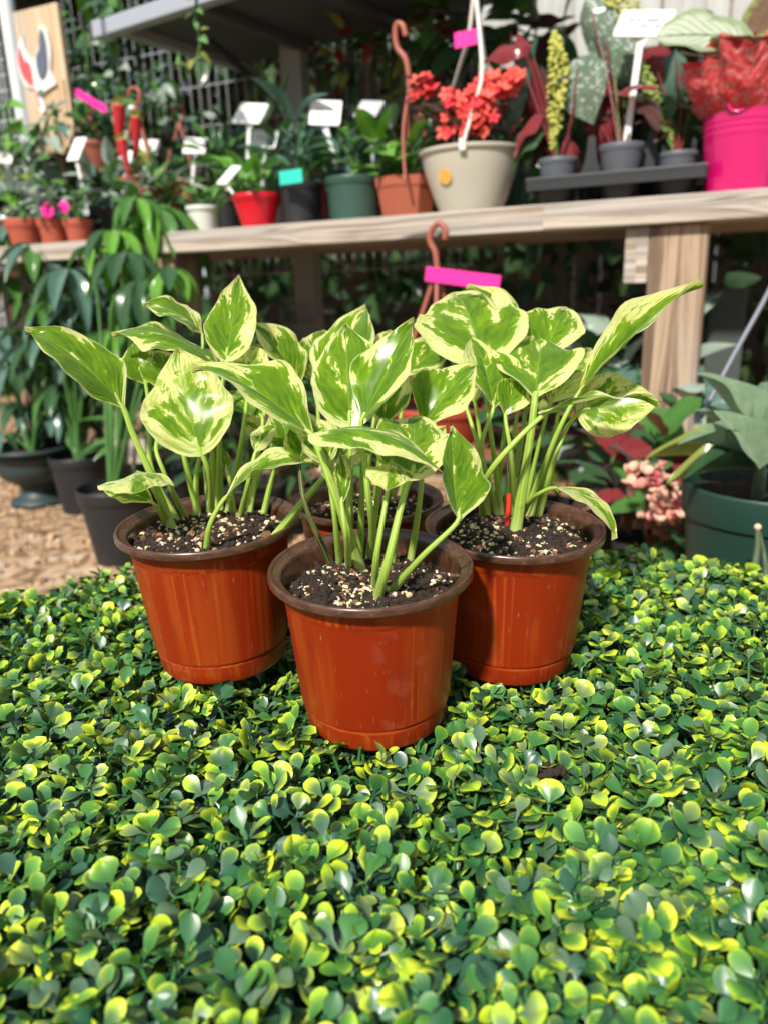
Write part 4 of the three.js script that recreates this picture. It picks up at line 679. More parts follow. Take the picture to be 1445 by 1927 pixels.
  label('large white plant label with two lines of print in grey begonia pot', 1211, 45, 98, 46, 1175, 285, 0.11, { skew: 0.36, ink: true, tilt: -0.15 });
}
{ // cream hanging bowl with coral flowers
  const { t, k, h, R: RR, r } = pot('cream_bowl', 'cream hanging bowl with coral red flowers and white straps', 885, 0.12, 190, 108, 284, plastic(COL(0.5, 0.47, 0.38), { roughness: 0.35, clearcoat: 0.3 }), {
    geo: (RR, r, h) => lathe([[0, 0.002], [r - 0.002, 0.002], [r, 0], [r + 0.003, 0.004], [mix(r, RR, 0.4), h * 0.32], [mix(r, RR, 0.72), h * 0.65], [RR * 0.95, h * 0.9], [RR * 0.955, h * 0.93], [RR, h * 0.935], [RR * 1.005, h * 0.99], [RR * 0.99, h], [RR * 0.93, h * 0.99], [RR * 0.9, h * 0.8], [0, h * 0.78]], 56) });
  const q = (px, py, off) => local(t, W(px, py, off)), top = q(893, -30, 0.12), sm = plastic(COL(0.68, 0.66, 0.6));
  for (const [e, m] of [[q(851, 170, 0.2), q(880, 75, 0.13)], [V(15 * k, h * 0.97, RR * 0.97), q(905, 150, 0.06)], [V(RR * 0.7, h * 0.97, -RR * 0.6), q(915, 130, 0.16)]]) part('strap', tube([e, e.clone().lerp(m, 0.6), m, top], 0.0036, 0.0036, 16, 6), sm, t);
  part('strap_clip', new RoundedBoxGeometry(0.012, 0.02, 0.008, 2, 0.002), sm, t, V(15 * k, h * 0.97, RR * 0.985));
  { const x = -22 * k, rb = mix(r, RR, 0.635), z = Math.sqrt(rb * rb - x * x), n = V(x / rb, -(RR - r) / h, z / rb).normalize(), st = part('price_sticker', new THREE.CylinderGeometry(13 * k, 13 * k, 0.0012, 24), std({ color: COL(0.85, 0.42, 0.08), roughness: 0.6 }), t, V(x, h * 0.563, z).addScaledVector(n, 0.0028)); st.quaternion.setFromUnitVectors(V(0, 1, 0), n); }
  const petal = new THREE.SphereGeometry(1, 8, 5).scale(1, 0.35, 0.62).translate(1, 0, 0), bl = mergeGeometries([0, 1, 2, 3, 4].map((i) => petal.clone().rotateZ(0.35).rotateY(i * 1.2566)));
  const coral = [COL(0.86, 0.06, 0.045), COL(0.9, 0.13, 0.09), COL(0.78, 0.03, 0.04)].map((c) => phys({ color: c, roughness: 0.6, transmission: 0.2, thickness: 0 })), rf = rng(88);
  for (const [x, y, off, n, w, hh] of [[872, 212, 0.06, 34, 44, 42], [905, 225, 0.06, 14, 30, 26], [943, 158, 0.09, 22, 36, 20], [900, 190, 0.08, 12, 30, 20], [918, 175, 0.08, 10, 25, 18], [802, 163, 0.13, 8, 16, 14], [788, 180, 0.13, 4, 8, 8]]) for (let i = 0; i < n; i++) {
    const p = q(x + rr(-w, w, rf), y + rr(-hh, hh, rf), off + rr(-0.02, 0.02, rf)), m = part('blossom', bl, coral[Math.floor(rf() * 3)], t, p); m.scale.setScalar(rr(6, 9, rf) * k); m.rotation.set(rr(0.6, 1.7, rf), rr(-1, 1, rf), rr(-0.6, 0.6, rf));
  }
  bush(t, V(0, h + 35 * k, 0), V(85 * k, 45 * k, RR * 0.8), 60, [UL.ovate, UL.round], [LM.maroon, LM.maroon, LM.deep, LM.red], [0.025, 0.05], 631, { ratio: 0.6 });
  bush(t, q(800, 175, 0.14), V(26 * k, 26 * k, 0.02), 8, [UL.ovate], [LM.maroon, LM.red], [0.03, 0.045], 632, { ratio: 0.6, from: V(-40 * k, h, 0) });
  const tg = part('pink_tag', new RoundedBoxGeometry(50 * k, 25 * k, 0.002, 1, 0.0008), M.pinkTag, t, q(880, 72, 0.1)); tg.rotation.z = 0.04;
}
pot('green_pot', 'small dark green pot standing behind the cream bowl', 968, 0.3, 62, 50, 322, plastic(COL(0.012, 0.07, 0.04)));
{ // terracotta square hanging pot with brown hook
  const { t, k, h, R: RR } = pot('hanging_terracotta_pot', 'terracotta coloured octagonal hanging pot with tall brown hook', 766, 0.16, 118, 92, 336, plastic(COL(0.38, 0.1, 0.055), { flatShading: true }), { geo: (RR, r, h) => lathe([[0, 0.002], [r, 0], [mix(r, RR, 0.85), h * 0.72], [RR * 0.97, h * 0.74], [RR * 1.02, h * 0.8], [RR * 1.04, h], [RR * 0.94, h], [RR * 0.88, h * 0.7], [0, h * 0.68]], 8) });
  const q = (px, py, off) => local(t, W(px, py, off));
  hanger(t, [W(763, 68, 0.16), W(757, 48, 0.16), W(747, 44, 0.16), W(743, 60, 0.16), W(747, 90, 0.16), W(762, 110, 0.16), W(768, 140, 0.16), W(769, 165, 0.16)], 0.0055);
  for (const [a, b] of [[q(762, 340, 0.08), q(758, 250, 0.12)], [V(RR * 0.8, h, 0), q(790, 215, 0.16)], [V(-RR * 0.3, h, -RR * 0.7), q(768, 240, 0.2)]]) part('strap', tube([a, b, q(769, 165, 0.16)], 0.0026, 0.0036, 10, 6), M.hook, t);
  bush(t, V(0, h + 40 * k, 0), V(70 * k, 50 * k, 0.06), 34, [UL.ovate, UL.lance], [LM.mid, LM.bright, LM.deep], [0.035, 0.07], 641, {}); bush(t, V(-45 * k, h + 45 * k, 0.02), V(35 * k, 50 * k, 0.03), 12, [UL.ovate], [LM.bright, LM.mid], [0.045, 0.07], 642, { ratio: 0.6 });
  const r = rng(61), g = []; for (let i = 0; i < 26; i++) { const a = rr(-0.9, 0.9, r); g.push(tube([V(rr(-0.01, 0.01, r), h * 0.8, 0), V(a * 0.03, h + 30 * k, 0.01), V(a * 0.07, h + rr(40, 75, r) * k, rr(-0.02, 0.04, r))], 0.0012, 0.0005, 6, 4)); } part('grass_blades', mergeGeometries(g), LM.bright, t);
}
{
  const a = pot('green_pot', 'round dark green nursery pot left of the terracotta pot', 668, 0.14, 104, 92, 334, plastic(COL(0.03, 0.075, 0.055), { roughness: 0.4 }));
  bush(a.t, V(0, a.h + 45 * a.k, -0.02), V(50 * a.k, 50 * a.k, 0.05), 26, [UL.lance, UL.ovate], [LM.deep, LM.deep, LM.mid, LM.blue], [0.03, 0.06], 651, {});
  const b = pot('black_pot', 'tall black nursery pot with teal tag on its rim', 568, 0.13, 84, 70, 344, M.black);
  bush(b.t, V(0, b.h + 28 * b.k, -0.02), V(45 * b.k, 30 * b.k, 0.04), 26, [UL.lance, UL.ovate], [LM.mid, LM.bright, LM.blue], [0.02, 0.045], 652, {}); bush(b.t, V(-30 * b.k, b.h + 75 * b.k, -0.05), V(55 * b.k, 60 * b.k, 0.05), 14, [UL.lance], [LM.blue, LM.deep], [0.07, 0.12], 653, { ratio: 0.3 });
  part('teal_tag', new RoundedBoxGeometry(46 * b.k, 23 * b.k, 0.002, 1, 0.0008), M.teal, b.t, local(b.t, W(548, 333, 0.06))).rotation.z = 0.03;
  const c = pot('red_pot', 'small bright red pot with pale striped leaves', 488, 0.1, 94, 58, 366, plastic(COL(0.6, 0.005, 0.02), { roughness: 0.3 }));
  bush(c.t, V(-22 * c.k, c.h + 20 * c.k, 0), V(66 * c.k, 36 * c.k, 0.05), 42, [UL.ovate, UL.heart], [LM.vari, LM.vari, LM.bright], [0.035, 0.06], 654, { up: 0.2, ratio: 0.55 });
  const d = pot('dark_red_pot', 'dark red pot squeezed between black and green pots', 612, 0.2, 60, 46, 350, plastic(COL(0.2, 0.012, 0.012)));
  const e = pot('white_pot', 'small white pot among leaves left of the red pot', 386, 0.12, 62, 48, 388, plastic(COL(0.66, 0.66, 0.6)));
  bush(e.t, V(0, e.h + 12 * e.k, 0), V(30 * e.k, 16 * e.k, 0.03), 14, [UL.ovate], [LM.mid, LM.vari], [0.02, 0.035], 655, {});
  // seedling trays
  const sl = ['dark seedling tray with silvery rosettes behind the white pot', 'dark seedling tray of small plants near the small paired labels'];
  [[340, 0.34], [420, 0.36]].forEach(([px, off], i) => {
    const p = onShelf(px, off), k = depthOf(p) / FPX, t = benchFrame(thing('seedling_tray', sl[i], 'plant tray', p)); part('tray_box', new RoundedBoxGeometry(100 * k, 0.05, 0.18, 2, 0.004), M.black, t, V(0, 0.025, 0));
    bush(t, V(0, 0.075, 0), V(46 * k, 0.03, 0.09), 60, [UL.ovate, UL.lance], [LM.silver, LM.mid, LM.vari, LM.olive], [0.02, 0.04], 660 + i, { up: 0.7 });
  });
}
{ // small terracotta pots at the left end, purple trough
  const lab = ['terracotta pot at the left end with silvery plant', 'small terracotta pot with round pink tag in it', 'small terracotta pot beside the leaning white label', 'orange terracotta pot peeping through green leaves'];
  [[52, 70, 412, LM.silver], [106, 58, 412, LM.mid], [152, 54, 412, LM.deep], [272, 44, 405, LM.mid]].forEach(([px, w, y, m], i) => {
    const a = pot('terracotta_pot', lab[i], px, 0.1, w, w * 0.74, y, plastic(COL(0.4, 0.085, 0.045), { roughness: 0.6 }), { group: 'terracotta pots on the bench', band: 0.3 });
    bush(a.t, V(0, a.h + 30 * a.k, 0), V(34 * a.k, 36 * a.k, 0.04), 26, [UL.ovate, UL.lance], [m, m, LM.silver, LM.mid], [0.025, 0.05], 670 + i, {});
    if (i === 1) for (const [x, y2, s] of [[90, 396, 16], [121, 390, 13]]) { const g = part('pink_tag', new THREE.SphereGeometry(1, 20, 12), M.pinkTag, a.t, local(a.t, W(x, y2, 0.06))); g.scale.set(s * a.k, s * 0.85 * a.k, 0.003); g.userData.label = 'round pink tag'; }
  });
  const p = onShelf(122, 0.34), k = depthOf(p) / FPX, t = benchFrame(thing('purple_trough', 'purple plastic planter behind the small terracotta pots', 'planter', p)), h = W(122, 346, 0.34).y - SHELF;
  const s = new THREE.Shape(); s.moveTo(-40 * k, 0); s.lineTo(40 * k, 0); s.lineTo(50 * k, h); s.lineTo(-50 * k, h); part('trough', at(new THREE.ExtrudeGeometry(s, { depth: 0.08, bevelEnabled: true, bevelSize: 0.003, bevelThickness: 0.003 }), 0, 0, -0.04), plastic(COL(0.12, 0.03, 0.24)), t);
  bush(t, V(0, h + 35 * k, 0), V(60 * k, 40 * k, 0.05), 40, [UL.ovate, UL.lance], [LM.silver, LM.blue, LM.deep, LM.mid], [0.03, 0.05], 680, {});
}
{
  const rows = [
    ['silvery leafed plant in black pot beside the gate post', 22, 0.3, 70, 300, 120, [LM.silver, LM.blue, LM.mid], UL.ovate], ['bright green leafy plant in black pot at the left edge', -6, 0.2, 70, 330, 130, [LM.bright, LM.olive, LM.mid], UL.ovate],
    ['fine leafed silvery plant in black pot below the emblem', 84, 0.44, 70, 330, 90, [LM.silver, LM.silver, LM.blue], UL.lance], ['dark glossy plant in black pot behind the leaning label', 172, 0.3, 70, 330, 110, [LM.deep, LM.blue, LM.mid], UL.ovate],
    ['grey green plant in black pot below the pitchers', 224, 0.22, 64, 350, 90, [LM.blue, LM.silver, LM.mid], UL.ovate], ['mottled low plant in black pot in front of the seedling trays', 318, 0.2, 76, 360, 80, [LM.silver, LM.deep, LM.vari, LM.mid], UL.ovate],
    ['upright dark fern like plant in black pot before the grid', 432, 0.3, 60, 330, 130, [LM.deep, LM.mid], UL.lance], ['pale striped plant in black pot right of the small labels', 535, 0.3, 60, 320, 120, [LM.blue, LM.mid, LM.silver], UL.lance],
    ['dark plant in black pot behind the round green pot', 640, 0.32, 60, 320, 120, [LM.deep, LM.blue], UL.ovate], ['dusky leafed plant in black pot behind the terracotta hanging pot', 820, 0.34, 60, 310, 150, [LM.deep, LM.maroon, LM.mid], UL.ovate]];
  rows.forEach(([lb, px, off, w, y, hh, m, g], i) => { const a = pot('bench_plant', lb, px, off, w, w * 0.76, y + 40, M.black, { group: 'plants in black pots on the bench' }); bush(a.t, V(0, a.h + hh * 0.35 * a.k, 0), V(52 * a.k, hh * 0.5 * a.k, 0.06), 56, [g, UL.lance], m, [0.025, 0.06], 800 + i, { up: 0.35 }); });
}
// labels stuck in the pots
label('leaning white plant label beside the small terracotta pots', 146, 281, 26, 40, 167, 405, 0.13, { skew: 0.45, turn: 0.1 });
label('small white plant label left of the paired labels, above dark foliage', 278, 278, 42, 28, 270, 345, 0.3, {});
label('small white plant label between two others, in front of wire grid', 368, 275, 42, 28, 362, 345, 0.3, {});
label('tall white plant label with blank slanted head near the black brace', 472, 214, 52, 36, 466, 345, 0.22, { skew: 0.45 });
label('small white plant label low beside the tall slanted one', 499, 262, 46, 32, 495, 350, 0.26, {});
label('white plant label with two printed lines in dark green pot', 613, 213, 58, 44, 634, 318, 0.16, { ink: true, skew: 0.1 });
label('grey plant label seen edge lit behind bright green leaves', 694, 206, 42, 30, 706, 318, 0.24, { skew: 0.5, mat: plastic(COL(0.4, 0.42, 0.44)) });
label('small pale plant label in front of the striped leaves', 432, 330, 18, 34, 440, 365, 0.05, { skew: 0.8 });
label('white plant label at the left edge above silvery leaves', 10, 296, 30, 22, 26, 395, 0.16, {});
label('pale plant label half hidden among stems near the red straps', 236, 302, 24, 34, 232, 370, 0.2, {});

// hanging baskets and pitcher plant at the upper left
{
  const mk = (lb, px, top, potPy, off, rim) => {
    const b = W(px, potPy, off), k = depthOf(b) / FPX, t = benchFrame(thing('hanging_basket', lb, 'hanging basket', b, 'hanging baskets over the bench')), h = 55 * k;
    part('basket', potGeo(rim * k, rim * 0.7 * k, h), M.hook, t); part('soil', at(new THREE.CircleGeometry(rim * 0.9 * k, 20).rotateX(-Math.PI / 2), 0, h * 0.86, 0), M.soil, t);
    const apex = V(0, local(t, W(px, top + 28, off)).y, 0);
    for (let i = 0; i < 3; i++) { const a = i * 2.094 + 0.5, e = V(Math.cos(a) * rim * k, h, Math.sin(a) * rim * k); part('strap', tube([e, e.clone().lerp(apex, 0.5), apex], 0.003, 0.003, 6, 6), M.hook, t); }
    const pts = []; for (let i = 0; i <= 12; i++) { const a = -1.57 + i / 12 * 4.6; pts.push(V(Math.cos(a) * 13 * k, apex.y + 14 * k + Math.sin(a) * 13 * k, 0)); } part('hook', tube([apex, ...pts], 0.004, 0.004, 26, 7), M.hook, t); return { t, k, h };
  };
  const a = mk('brown hanging basket with red and yellow pitcher plant', 278, 165, 395, 0.24, 46); bush(a.t, V(0, a.h + 10 * a.k, 0), V(44 * a.k, 20 * a.k, 0.03), 16, [UL.lance], [LM.mid, LM.olive], [0.03, 0.06], 700, {});
  const pit = phys({ map: tex(64, 128, (u, v) => lerp3([0.42, 0.012, 0.016], [0.62, 0.56, 0.03], sstep(0.68, 0.92, v + 0.15 * fbm(u * 6, v * 9, 8, 2)))), roughness: 0.4 });
  for (const [x, y, z, s] of [[226, 200, 0.12, 0.85], [258, 205, 0.14, 0.7], [244, 235, 0.1, 0.6]]) {
    const p = local(a.t, W(x, y + 95, z)), m = part('pitcher', lathe([[0, 0], [4 * a.k, 3 * a.k], [8 * a.k, 40 * a.k], [13 * a.k, 75 * a.k], [12 * a.k, 90 * a.k], [15 * a.k, 95 * a.k], [11 * a.k, 92 * a.k], [10 * a.k, 60 * a.k]], 18), pit, a.t, p); m.scale.setScalar(s); m.rotation.z = rr(-0.15, 0.15);
    const lid = leafAt(m, UL.round, LM.olive, V(-12 * a.k, 95 * a.k, 0), V(1, 0.7, 0), V(-0.6, 1, 0), 30 * a.k, 26 * a.k, 'lid');
    part('pitcher_stalk', tube([V(0, a.h * 0.8, 0), V(p.x * 0.6, p.y * 0.4, p.z * 0.6), p], 0.0016, 0.0012, 6, 5), LM.mid, a.t);
  }
  const b = mk('brown hanging basket with loop hook near the wire grid', 355, 200, 400, 0.4, 42); bush(b.t, V(0, b.h + 20 * b.k, 0), V(44 * b.k, 30 * b.k, 0.05), 24, [UL.ovate, UL.lance], [LM.deep, LM.mid], [0.03, 0.05], 701, {});
  const c = mk('brown hanging basket with pink tag among vines, at left', 182, 185, 330, 0.26, 40); bush(c.t, V(0, c.h + 20 * c.k, 0), V(44 * c.k, 40 * c.k, 0.05), 30, [UL.ovate, UL.lance], [LM.deep, LM.mid, LM.blue], [0.03, 0.055], 702, {});
  const g = part('pink_tag', new RoundedBoxGeometry(74 * c.k, 13 * c.k, 0.002, 1, 0.0008), M.pinkTag, c.t, local(c.t, W(172, 190, 0.2))); g.rotation.z = -0.52;
}
{ // vines on the fence at the upper left
  const vine = (lb, pts, off, n, geos, mats, len, seed, spread) => {
    const P0 = pts.map(([x, y]) => W(x, y, off)), t = benchFrame(thing('climbing_vine', lb, 'vine', P0[P0.length - 1])), L = P0.map((p) => local(t, p)), c = new THREE.CatmullRomCurve3(L), r = rng(seed);
    part('stem', tube(L, 0.003, 0.002, 40, 6), LM.mid, t);
    for (let i = 0; i < n; i++) { const o = c.getPointAt(clamp((i + r()) / n)), d = V(rr(-1, 1, r), rr(-0.8, 0.5, r), rr(-0.5, 1, r)).normalize(), l = rr(len[0], len[1], r); leafAt(t, geos[Math.floor(r() * geos.length)], mats[Math.floor(r() * mats.length)], o.addScaledVector(d, rr(0, spread, r)), d, V(rr(-0.5, 0.5, r), 0.8, 0.7), l, l * 0.5); }
  };
  vine('leafy vine climbing beside the plywood sign to the top', [[150, -40], [160, 40], [170, 120], [165, 200], [175, 290], [170, 380], [180, 440]], 0.36, 80, [UL.ovate, UL.heart, UL.lance], [LM.mid, LM.deep, LM.blue, LM.bright], [0.035, 0.075], 711, 0.05);
  vine('dense foliage of a vine hanging over the metal shelf end', [[205, -30], [225, 30], [215, 90], [225, 150], [220, 230], [235, 320], [230, 430]], 0.32, 70, [UL.ovate, UL.heart], [LM.deep, LM.mid, LM.silver], [0.03, 0.06], 712, 0.05);
  vine('pale trailing sprig dangling below the metal shelf', [[372, -10], [368, 40], [378, 75], [365, 120], [350, 125], [335, 98]], 0.1, 12, [UL.ovate], [LM.vari, LM.olive], [0.02, 0.035], 713, 0.004);
  vine('silvery foliage in front of the painted emblem at left', [[105, 205], [90, 225], [80, 255], [60, 290], [70, 350], [60, 400], [60, 450]], 0.18, 80, [UL.ovate, UL.lance], [LM.silver, LM.blue, LM.silver, LM.mid], [0.03, 0.06], 714, 0.05);
  vine('silvery green foliage at the left edge above the bench', [[5, 190], [20, 250], [5, 310], [25, 360], [10, 430]], 0.18, 70, [UL.ovate, UL.lance], [LM.mid, LM.bright, LM.silver, LM.olive], [0.03, 0.055], 715, 0.06);
  vine('small leafed creeper over the wire grid left of the brace', [[300, 120], [260, 170], [310, 210], [280, 270], [330, 310], [300, 360], [320, 430]], 0.6, 90, [UL.ovate, UL.lance], [LM.deep, LM.mid, LM.silver, LM.blue], [0.03, 0.06], 719, 0.09);
  vine('silvery creeper low on the wire grid behind the tall labels', [[400, 220], [440, 250], [420, 290], [480, 300], [520, 290], [540, 340], [500, 420]], 0.6, 70, [UL.ovate, UL.lance], [LM.deep, LM.blue, LM.silver], [0.025, 0.05], 720, 0.07);
  vine('pale tangled vine between emblem sign and pink tag', [[158, 60], [165, 130], [150, 200], [158, 260], [140, 320], [150, 380], [150, 440]], 0.3, 60, [UL.ovate, UL.lance], [LM.silver, LM.blue, LM.mid], [0.025, 0.055], 721, 0.03);
  vine('dark leafy vine behind the coral flowers up to the top edge', [[820, -20], [850, 40], [900, 60], [960, 50], [1010, 70], [1060, 60], [1000, 250], [940, 330]], 0.5, 150, [UL.heart, UL.ovate], [LM.deep, LM.deep, LM.mid, LM.maroon], [0.05, 0.09], 716, 0.12);
  vine('dim foliage behind the brown hook beside the grey post', [[620, 150], [680, 90], [740, 130], [800, 80], [840, 180], [760, 260], [700, 300]], 0.56, 110, [UL.heart, UL.ovate, UL.lance], [LM.deep, LM.maroon, LM.deep, LM.olive], [0.04, 0.08], 717, 0.1);
  vine('pink and red leafed vine along the shelf underside', [[600, 80], [640, 92], [680, 75], [730, 62], [800, 42], [830, 40], [830, 300]], 0.52, 26, [UL.ovate], [LM.red, leafMat([0.7, 0.2, 0.22], [0.8, 0.4, 0.4], [0.8, 0.6, 0.6], 31)], [0.04, 0.07], 718, 0.03);
}

// ------------------------------------------------------------------ in front of and below the bench
{ // hook with pink tag and its hanging pot, behind the middle pothos
  const off = -0.02, b = W(830, 850, off), k = depthOf(b) / FPX, t = benchFrame(thing('hooked_pot', 'terracotta brown hanging pot hooked on the bench edge with pink tag', 'hanging pot', b)), q = (x, y, o = off) => local(t, W(x, y, o)), h = 90 * k;
  part('pot', potGeo(95 * k, 62 * k, h), plastic(COL(0.42, 0.06, 0.03)), t); part('soil', at(new THREE.CircleGeometry(86 * k, 24).rotateX(-Math.PI / 2), 0, h * 0.86, 0), M.soil, t);
  part('hook', tube([q(836, 450), q(838, 432), q(826, 420), q(812, 432), q(808, 452), q(818, 475), q(822, 505)], 0.0052, 0.0052, 28, 8), M.hook, t);
  const apex = q(822, 505); for (const [x, z] of [[-88, 0.02], [40, -0.05], [10, 0.06]]) { const e = V(x * k, h, z); part('strap', tube([e, e.clone().lerp(apex, 0.5), apex], 0.0045, 0.0045, 6, 6), M.hook, t); }
  const g = part('pink_tag', new RoundedBoxGeometry(136 * k, 25 * k, 0.002, 1, 0.0008), M.pinkTag, t, q(873, 524).add(V(0, 0, 0.012))); g.rotation.z = -0.15;
  bush(t, V(0, h + 40 * k, 0), V(70 * k, 55 * k, 0.05), 22, [UL.ovate, UL.heart], [LM.deep, LM.deep, LM.mid], [0.03, 0.055], 731, {});
}
function tallPlant(lb, px, py, potMat, rim, base, hpx, whorls, mats, seed, opt = {}) {
  const a = pot(opt.name ?? 'floor_plant', lb, px, 0, rim, base, 0, potMat, { ground: py, h: hpx, geo: opt.geo, ...opt.pot }), r = rng(seed), stem = [];
  const all = []; for (const w0 of whorls) { all.push(w0.map((q, i) => i === 4 || i === 5 ? q * 0.8 : q)); for (let e = 0; e < 2; e++) all.push([w0[0] + rr(-55, 55, r), w0[1] + rr(-45, 70, r), w0[2] + rr(-0.02, 0.12, r), w0[3], w0[4] * rr(0.5, 0.72, r), w0[5] * rr(0.55, 0.75, r), w0[6] * rr(0.5, 1, r)]); }
  for (const [x, y, dd, n, L, w, droop] of all) {
    const c = local(a.t, P(x, y, depthOf(a.base) + dd)), tw = r() * 6; stem.push(tube([V(rr(-0.01, 0.01, r), a.h * 0.85, 0), c.clone().multiplyScalar(0.5).setY(mix(a.h, c.y, 0.5)), c], 0.004, 0.0022, 10, 6));
    for (let i = 0; i < n; i++) { const an = tw + i / n * 6.283, d = V(Math.cos(an), -droop + rr(-0.2, 0.25, r), Math.sin(an)), l = L * a.k * rr(0.8, 1.1, r); leafAt(a.t, r() < 0.5 ? UL.lance : UL.lance2, mats[Math.floor(r() * mats.length)], c.clone().addScaledVector(d, 0.01), d, V(0, 1, 0).addScaledVector(d, 0.5), l, w * a.k); }
  }
  part('stems', mergeGeometries(stem), LM.mid, a.t); return a;
}
const urn = (RR, r, h) => lathe([[0, 0.002], [RR * 0.62, 0], [RR * 0.62, h * 0.08], [RR * 0.5, h * 0.12], [RR * 0.34, h * 0.24], [RR * 0.4, h * 0.34], [RR * 0.72, h * 0.5], [RR * 0.82, h * 0.68], [RR * 0.8, h * 0.86], [RR * 0.98, h * 0.94], [RR, h], [RR * 0.92, h], [RR * 0.76, h * 0.8], [0, h * 0.8]], 40);
tallPlant('blue green umbrella plant in dark pedestal urn at the left edge', 78, 945, plastic(COL(0.028, 0.045, 0.045), { roughness: 0.5 }), 165, 100, 110, [[20, 690, -0.1, 8, 80, 34, 0.3], [75, 640, -0.15, 8, 90, 34, 0.4], [-10, 620, 0, 8, 90, 36, 0.3], [110, 720, -0.1, 8, 90, 34, 0.5], [40, 760, 0, 9, 80, 34, 0.3], [90, 800, 0.05, 8, 80, 30, 0.4]], [LM.blue, LM.deep, LM.blue, LM.mid], 741, { geo: urn, name: 'umbrella_plant' });
tallPlant('tall umbrella plant in black pot beside the urn, glossy drooping leaflets', 165, 958, M.black, 110, 84, 105, [[70, 455, -0.15, 9, 100, 34, 0.5], [130, 500, -0.2, 9, 115, 36, 0.6], [105, 560, -0.1, 9, 110, 34, 0.6], [20, 520, 0, 8, 100, 34, 0.5], [160, 640, -0.1, 9, 100, 32, 0.5], [200, 700, 0, 8, 90, 30, 0.4], [60, 640, 0.05, 8, 100, 34, 0.4], [140, 760, 0, 8, 90, 30, 0.4], [180, 560, 0.05, 8, 100, 32, 0.4]], [LM.blue, LM.deep, LM.mid, LM.blue], 742, { name: 'umbrella_plant' });
tallPlant('bright green umbrella plant in black pot in front of the bench', 232, 1052, M.black, 130, 92, 142, [[235, 470, -0.05, 9, 120, 40, 0.7], [262, 520, -0.1, 9, 130, 42, 0.8], [215, 430, 0, 8, 100, 36, 0.4], [300, 385, 0.05, 9, 150, 42, 0.8], [330, 410, 0.1, 8, 150, 44, 0.7], [250, 600, 0, 8, 110, 36, 0.6], [205, 620, 0.1, 8, 110, 36, 0.5]], [LM.bright, LM.mid, LM.bright, LM.mid, LM.deep], 743, { name: 'umbrella_plant' });
{
  const a = pot('grey_bucket_pot', 'charcoal nursery pot on the gravel left of the pothos pots', 228, 0, 122, 88, 0, plastic(COL(0.03, 0.03, 0.034)), { ground: 1046, h: 128 });
}
{ // low foliage under the bench, between the pots
  const mk = (lb, px, py, w, h, n, geos, mats, len, seed, dd = 0, ratio = 0.42, up = 0.4) => { const a = pot('floor_plant', lb, px, 0, w * 0.6, w * 0.45, 0, M.black, { ground: py, h: h * 0.35 }); bush(a.t, V(0, a.h + h * 0.3 * a.k, 0), V(w * 0.5 * a.k, h * 0.38 * a.k, w * 0.35 * a.k), n, geos, mats, len, seed, { ratio, up }); return a; };
  mk('feathery dark green plant on the ground between left and rear pothos', 480, 1020, 240, 330, 90, [UL.lance, UL.lance2], [LM.deep, LM.mid, LM.deep], [0.06, 0.11], 751, 0, 0.22);
  mk('dark bushy plant on the ground behind the left pothos', 330, 1000, 220, 360, 80, [UL.lance, UL.ovate], [LM.deep, LM.deep, LM.mid], [0.05, 0.1], 752, 0, 0.3);
  mk('low dark plant on the ground behind the rear pothos', 640, 1010, 200, 300, 60, [UL.lance, UL.ovate], [LM.deep, LM.mid], [0.05, 0.09], 753);
  mk('silvery leafed plant under the bench behind the right pothos', 1180, 1030, 260, 430, 46, [UL.wing, UL.heart], [LM.blue, LM.silver, LM.deep], [0.07, 0.1], 754, 0, 0.7, 0.1);
  mk('red leafed begonia on the ground behind the right pothos stalks', 1010, 1060, 260, 330, 90, [UL.wing, UL.heart], [LM.maroon, LM.deep, LM.brown, LM.deep, LM.olive], [0.035, 0.07], 755, 0, 0.6, 0.1);
  const b = mk('green begonia with peach pink flower clusters right of the pothos', 1215, 1125, 230, 330, 60, [UL.wing, UL.heart, UL.round], [LM.deep, LM.mid, LM.maroon, LM.red, LM.brown], [0.045, 0.08], 756, 0, 0.75, 0.1);
  const pk = [COL(0.85, 0.36, 0.27), COL(0.88, 0.55, 0.4), COL(0.7, 0.1, 0.14)].map((c) => phys({ color: c, roughness: 0.55, transmission: 0.25, thickness: 0 })), r = rng(64), bud = mergeGeometries([new THREE.SphereGeometry(1, 8, 6).scale(1, 0.8, 0.35).translate(0.5, 0, 0), new THREE.SphereGeometry(1, 8, 6).scale(1, 0.8, 0.35).rotateY(1.4).translate(-0.4, 0.2, 0)]), d0 = depthOf(b.base) - 0.16;
  for (const [x, y, n, w, h] of [[1215, 905, 26, 34, 34], [1262, 935, 24, 40, 26], [1300, 950, 12, 26, 18], [1235, 960, 10, 30, 16]]) for (let i = 0; i < n; i++) { const m = part('blossom', bud, pk[r() < 0.15 ? 2 : r() < 0.5 ? 0 : 1], b.t, local(b.t, P(x + rr(-w, w, r), y + rr(-h, h, r), d0 + rr(-0.03, 0.03, r)))); m.scale.setScalar(rr(6, 10, r) * b.k); m.rotation.set(rr(-1, 1, r), rr(-1, 1, r), rr(-1, 1, r)); }
  part('flower_stalks', mergeGeometries([[1215, 905], [1262, 935], [1300, 950]].map(([x, y]) => { const e = local(b.t, P(x, y, d0)); return tube([V(0, b.h, 0), V(e.x * 0.7, e.y * 0.6, e.z * 0.6), e], 0.002, 0.0014, 8, 5); })), LM.red, b.t);
}
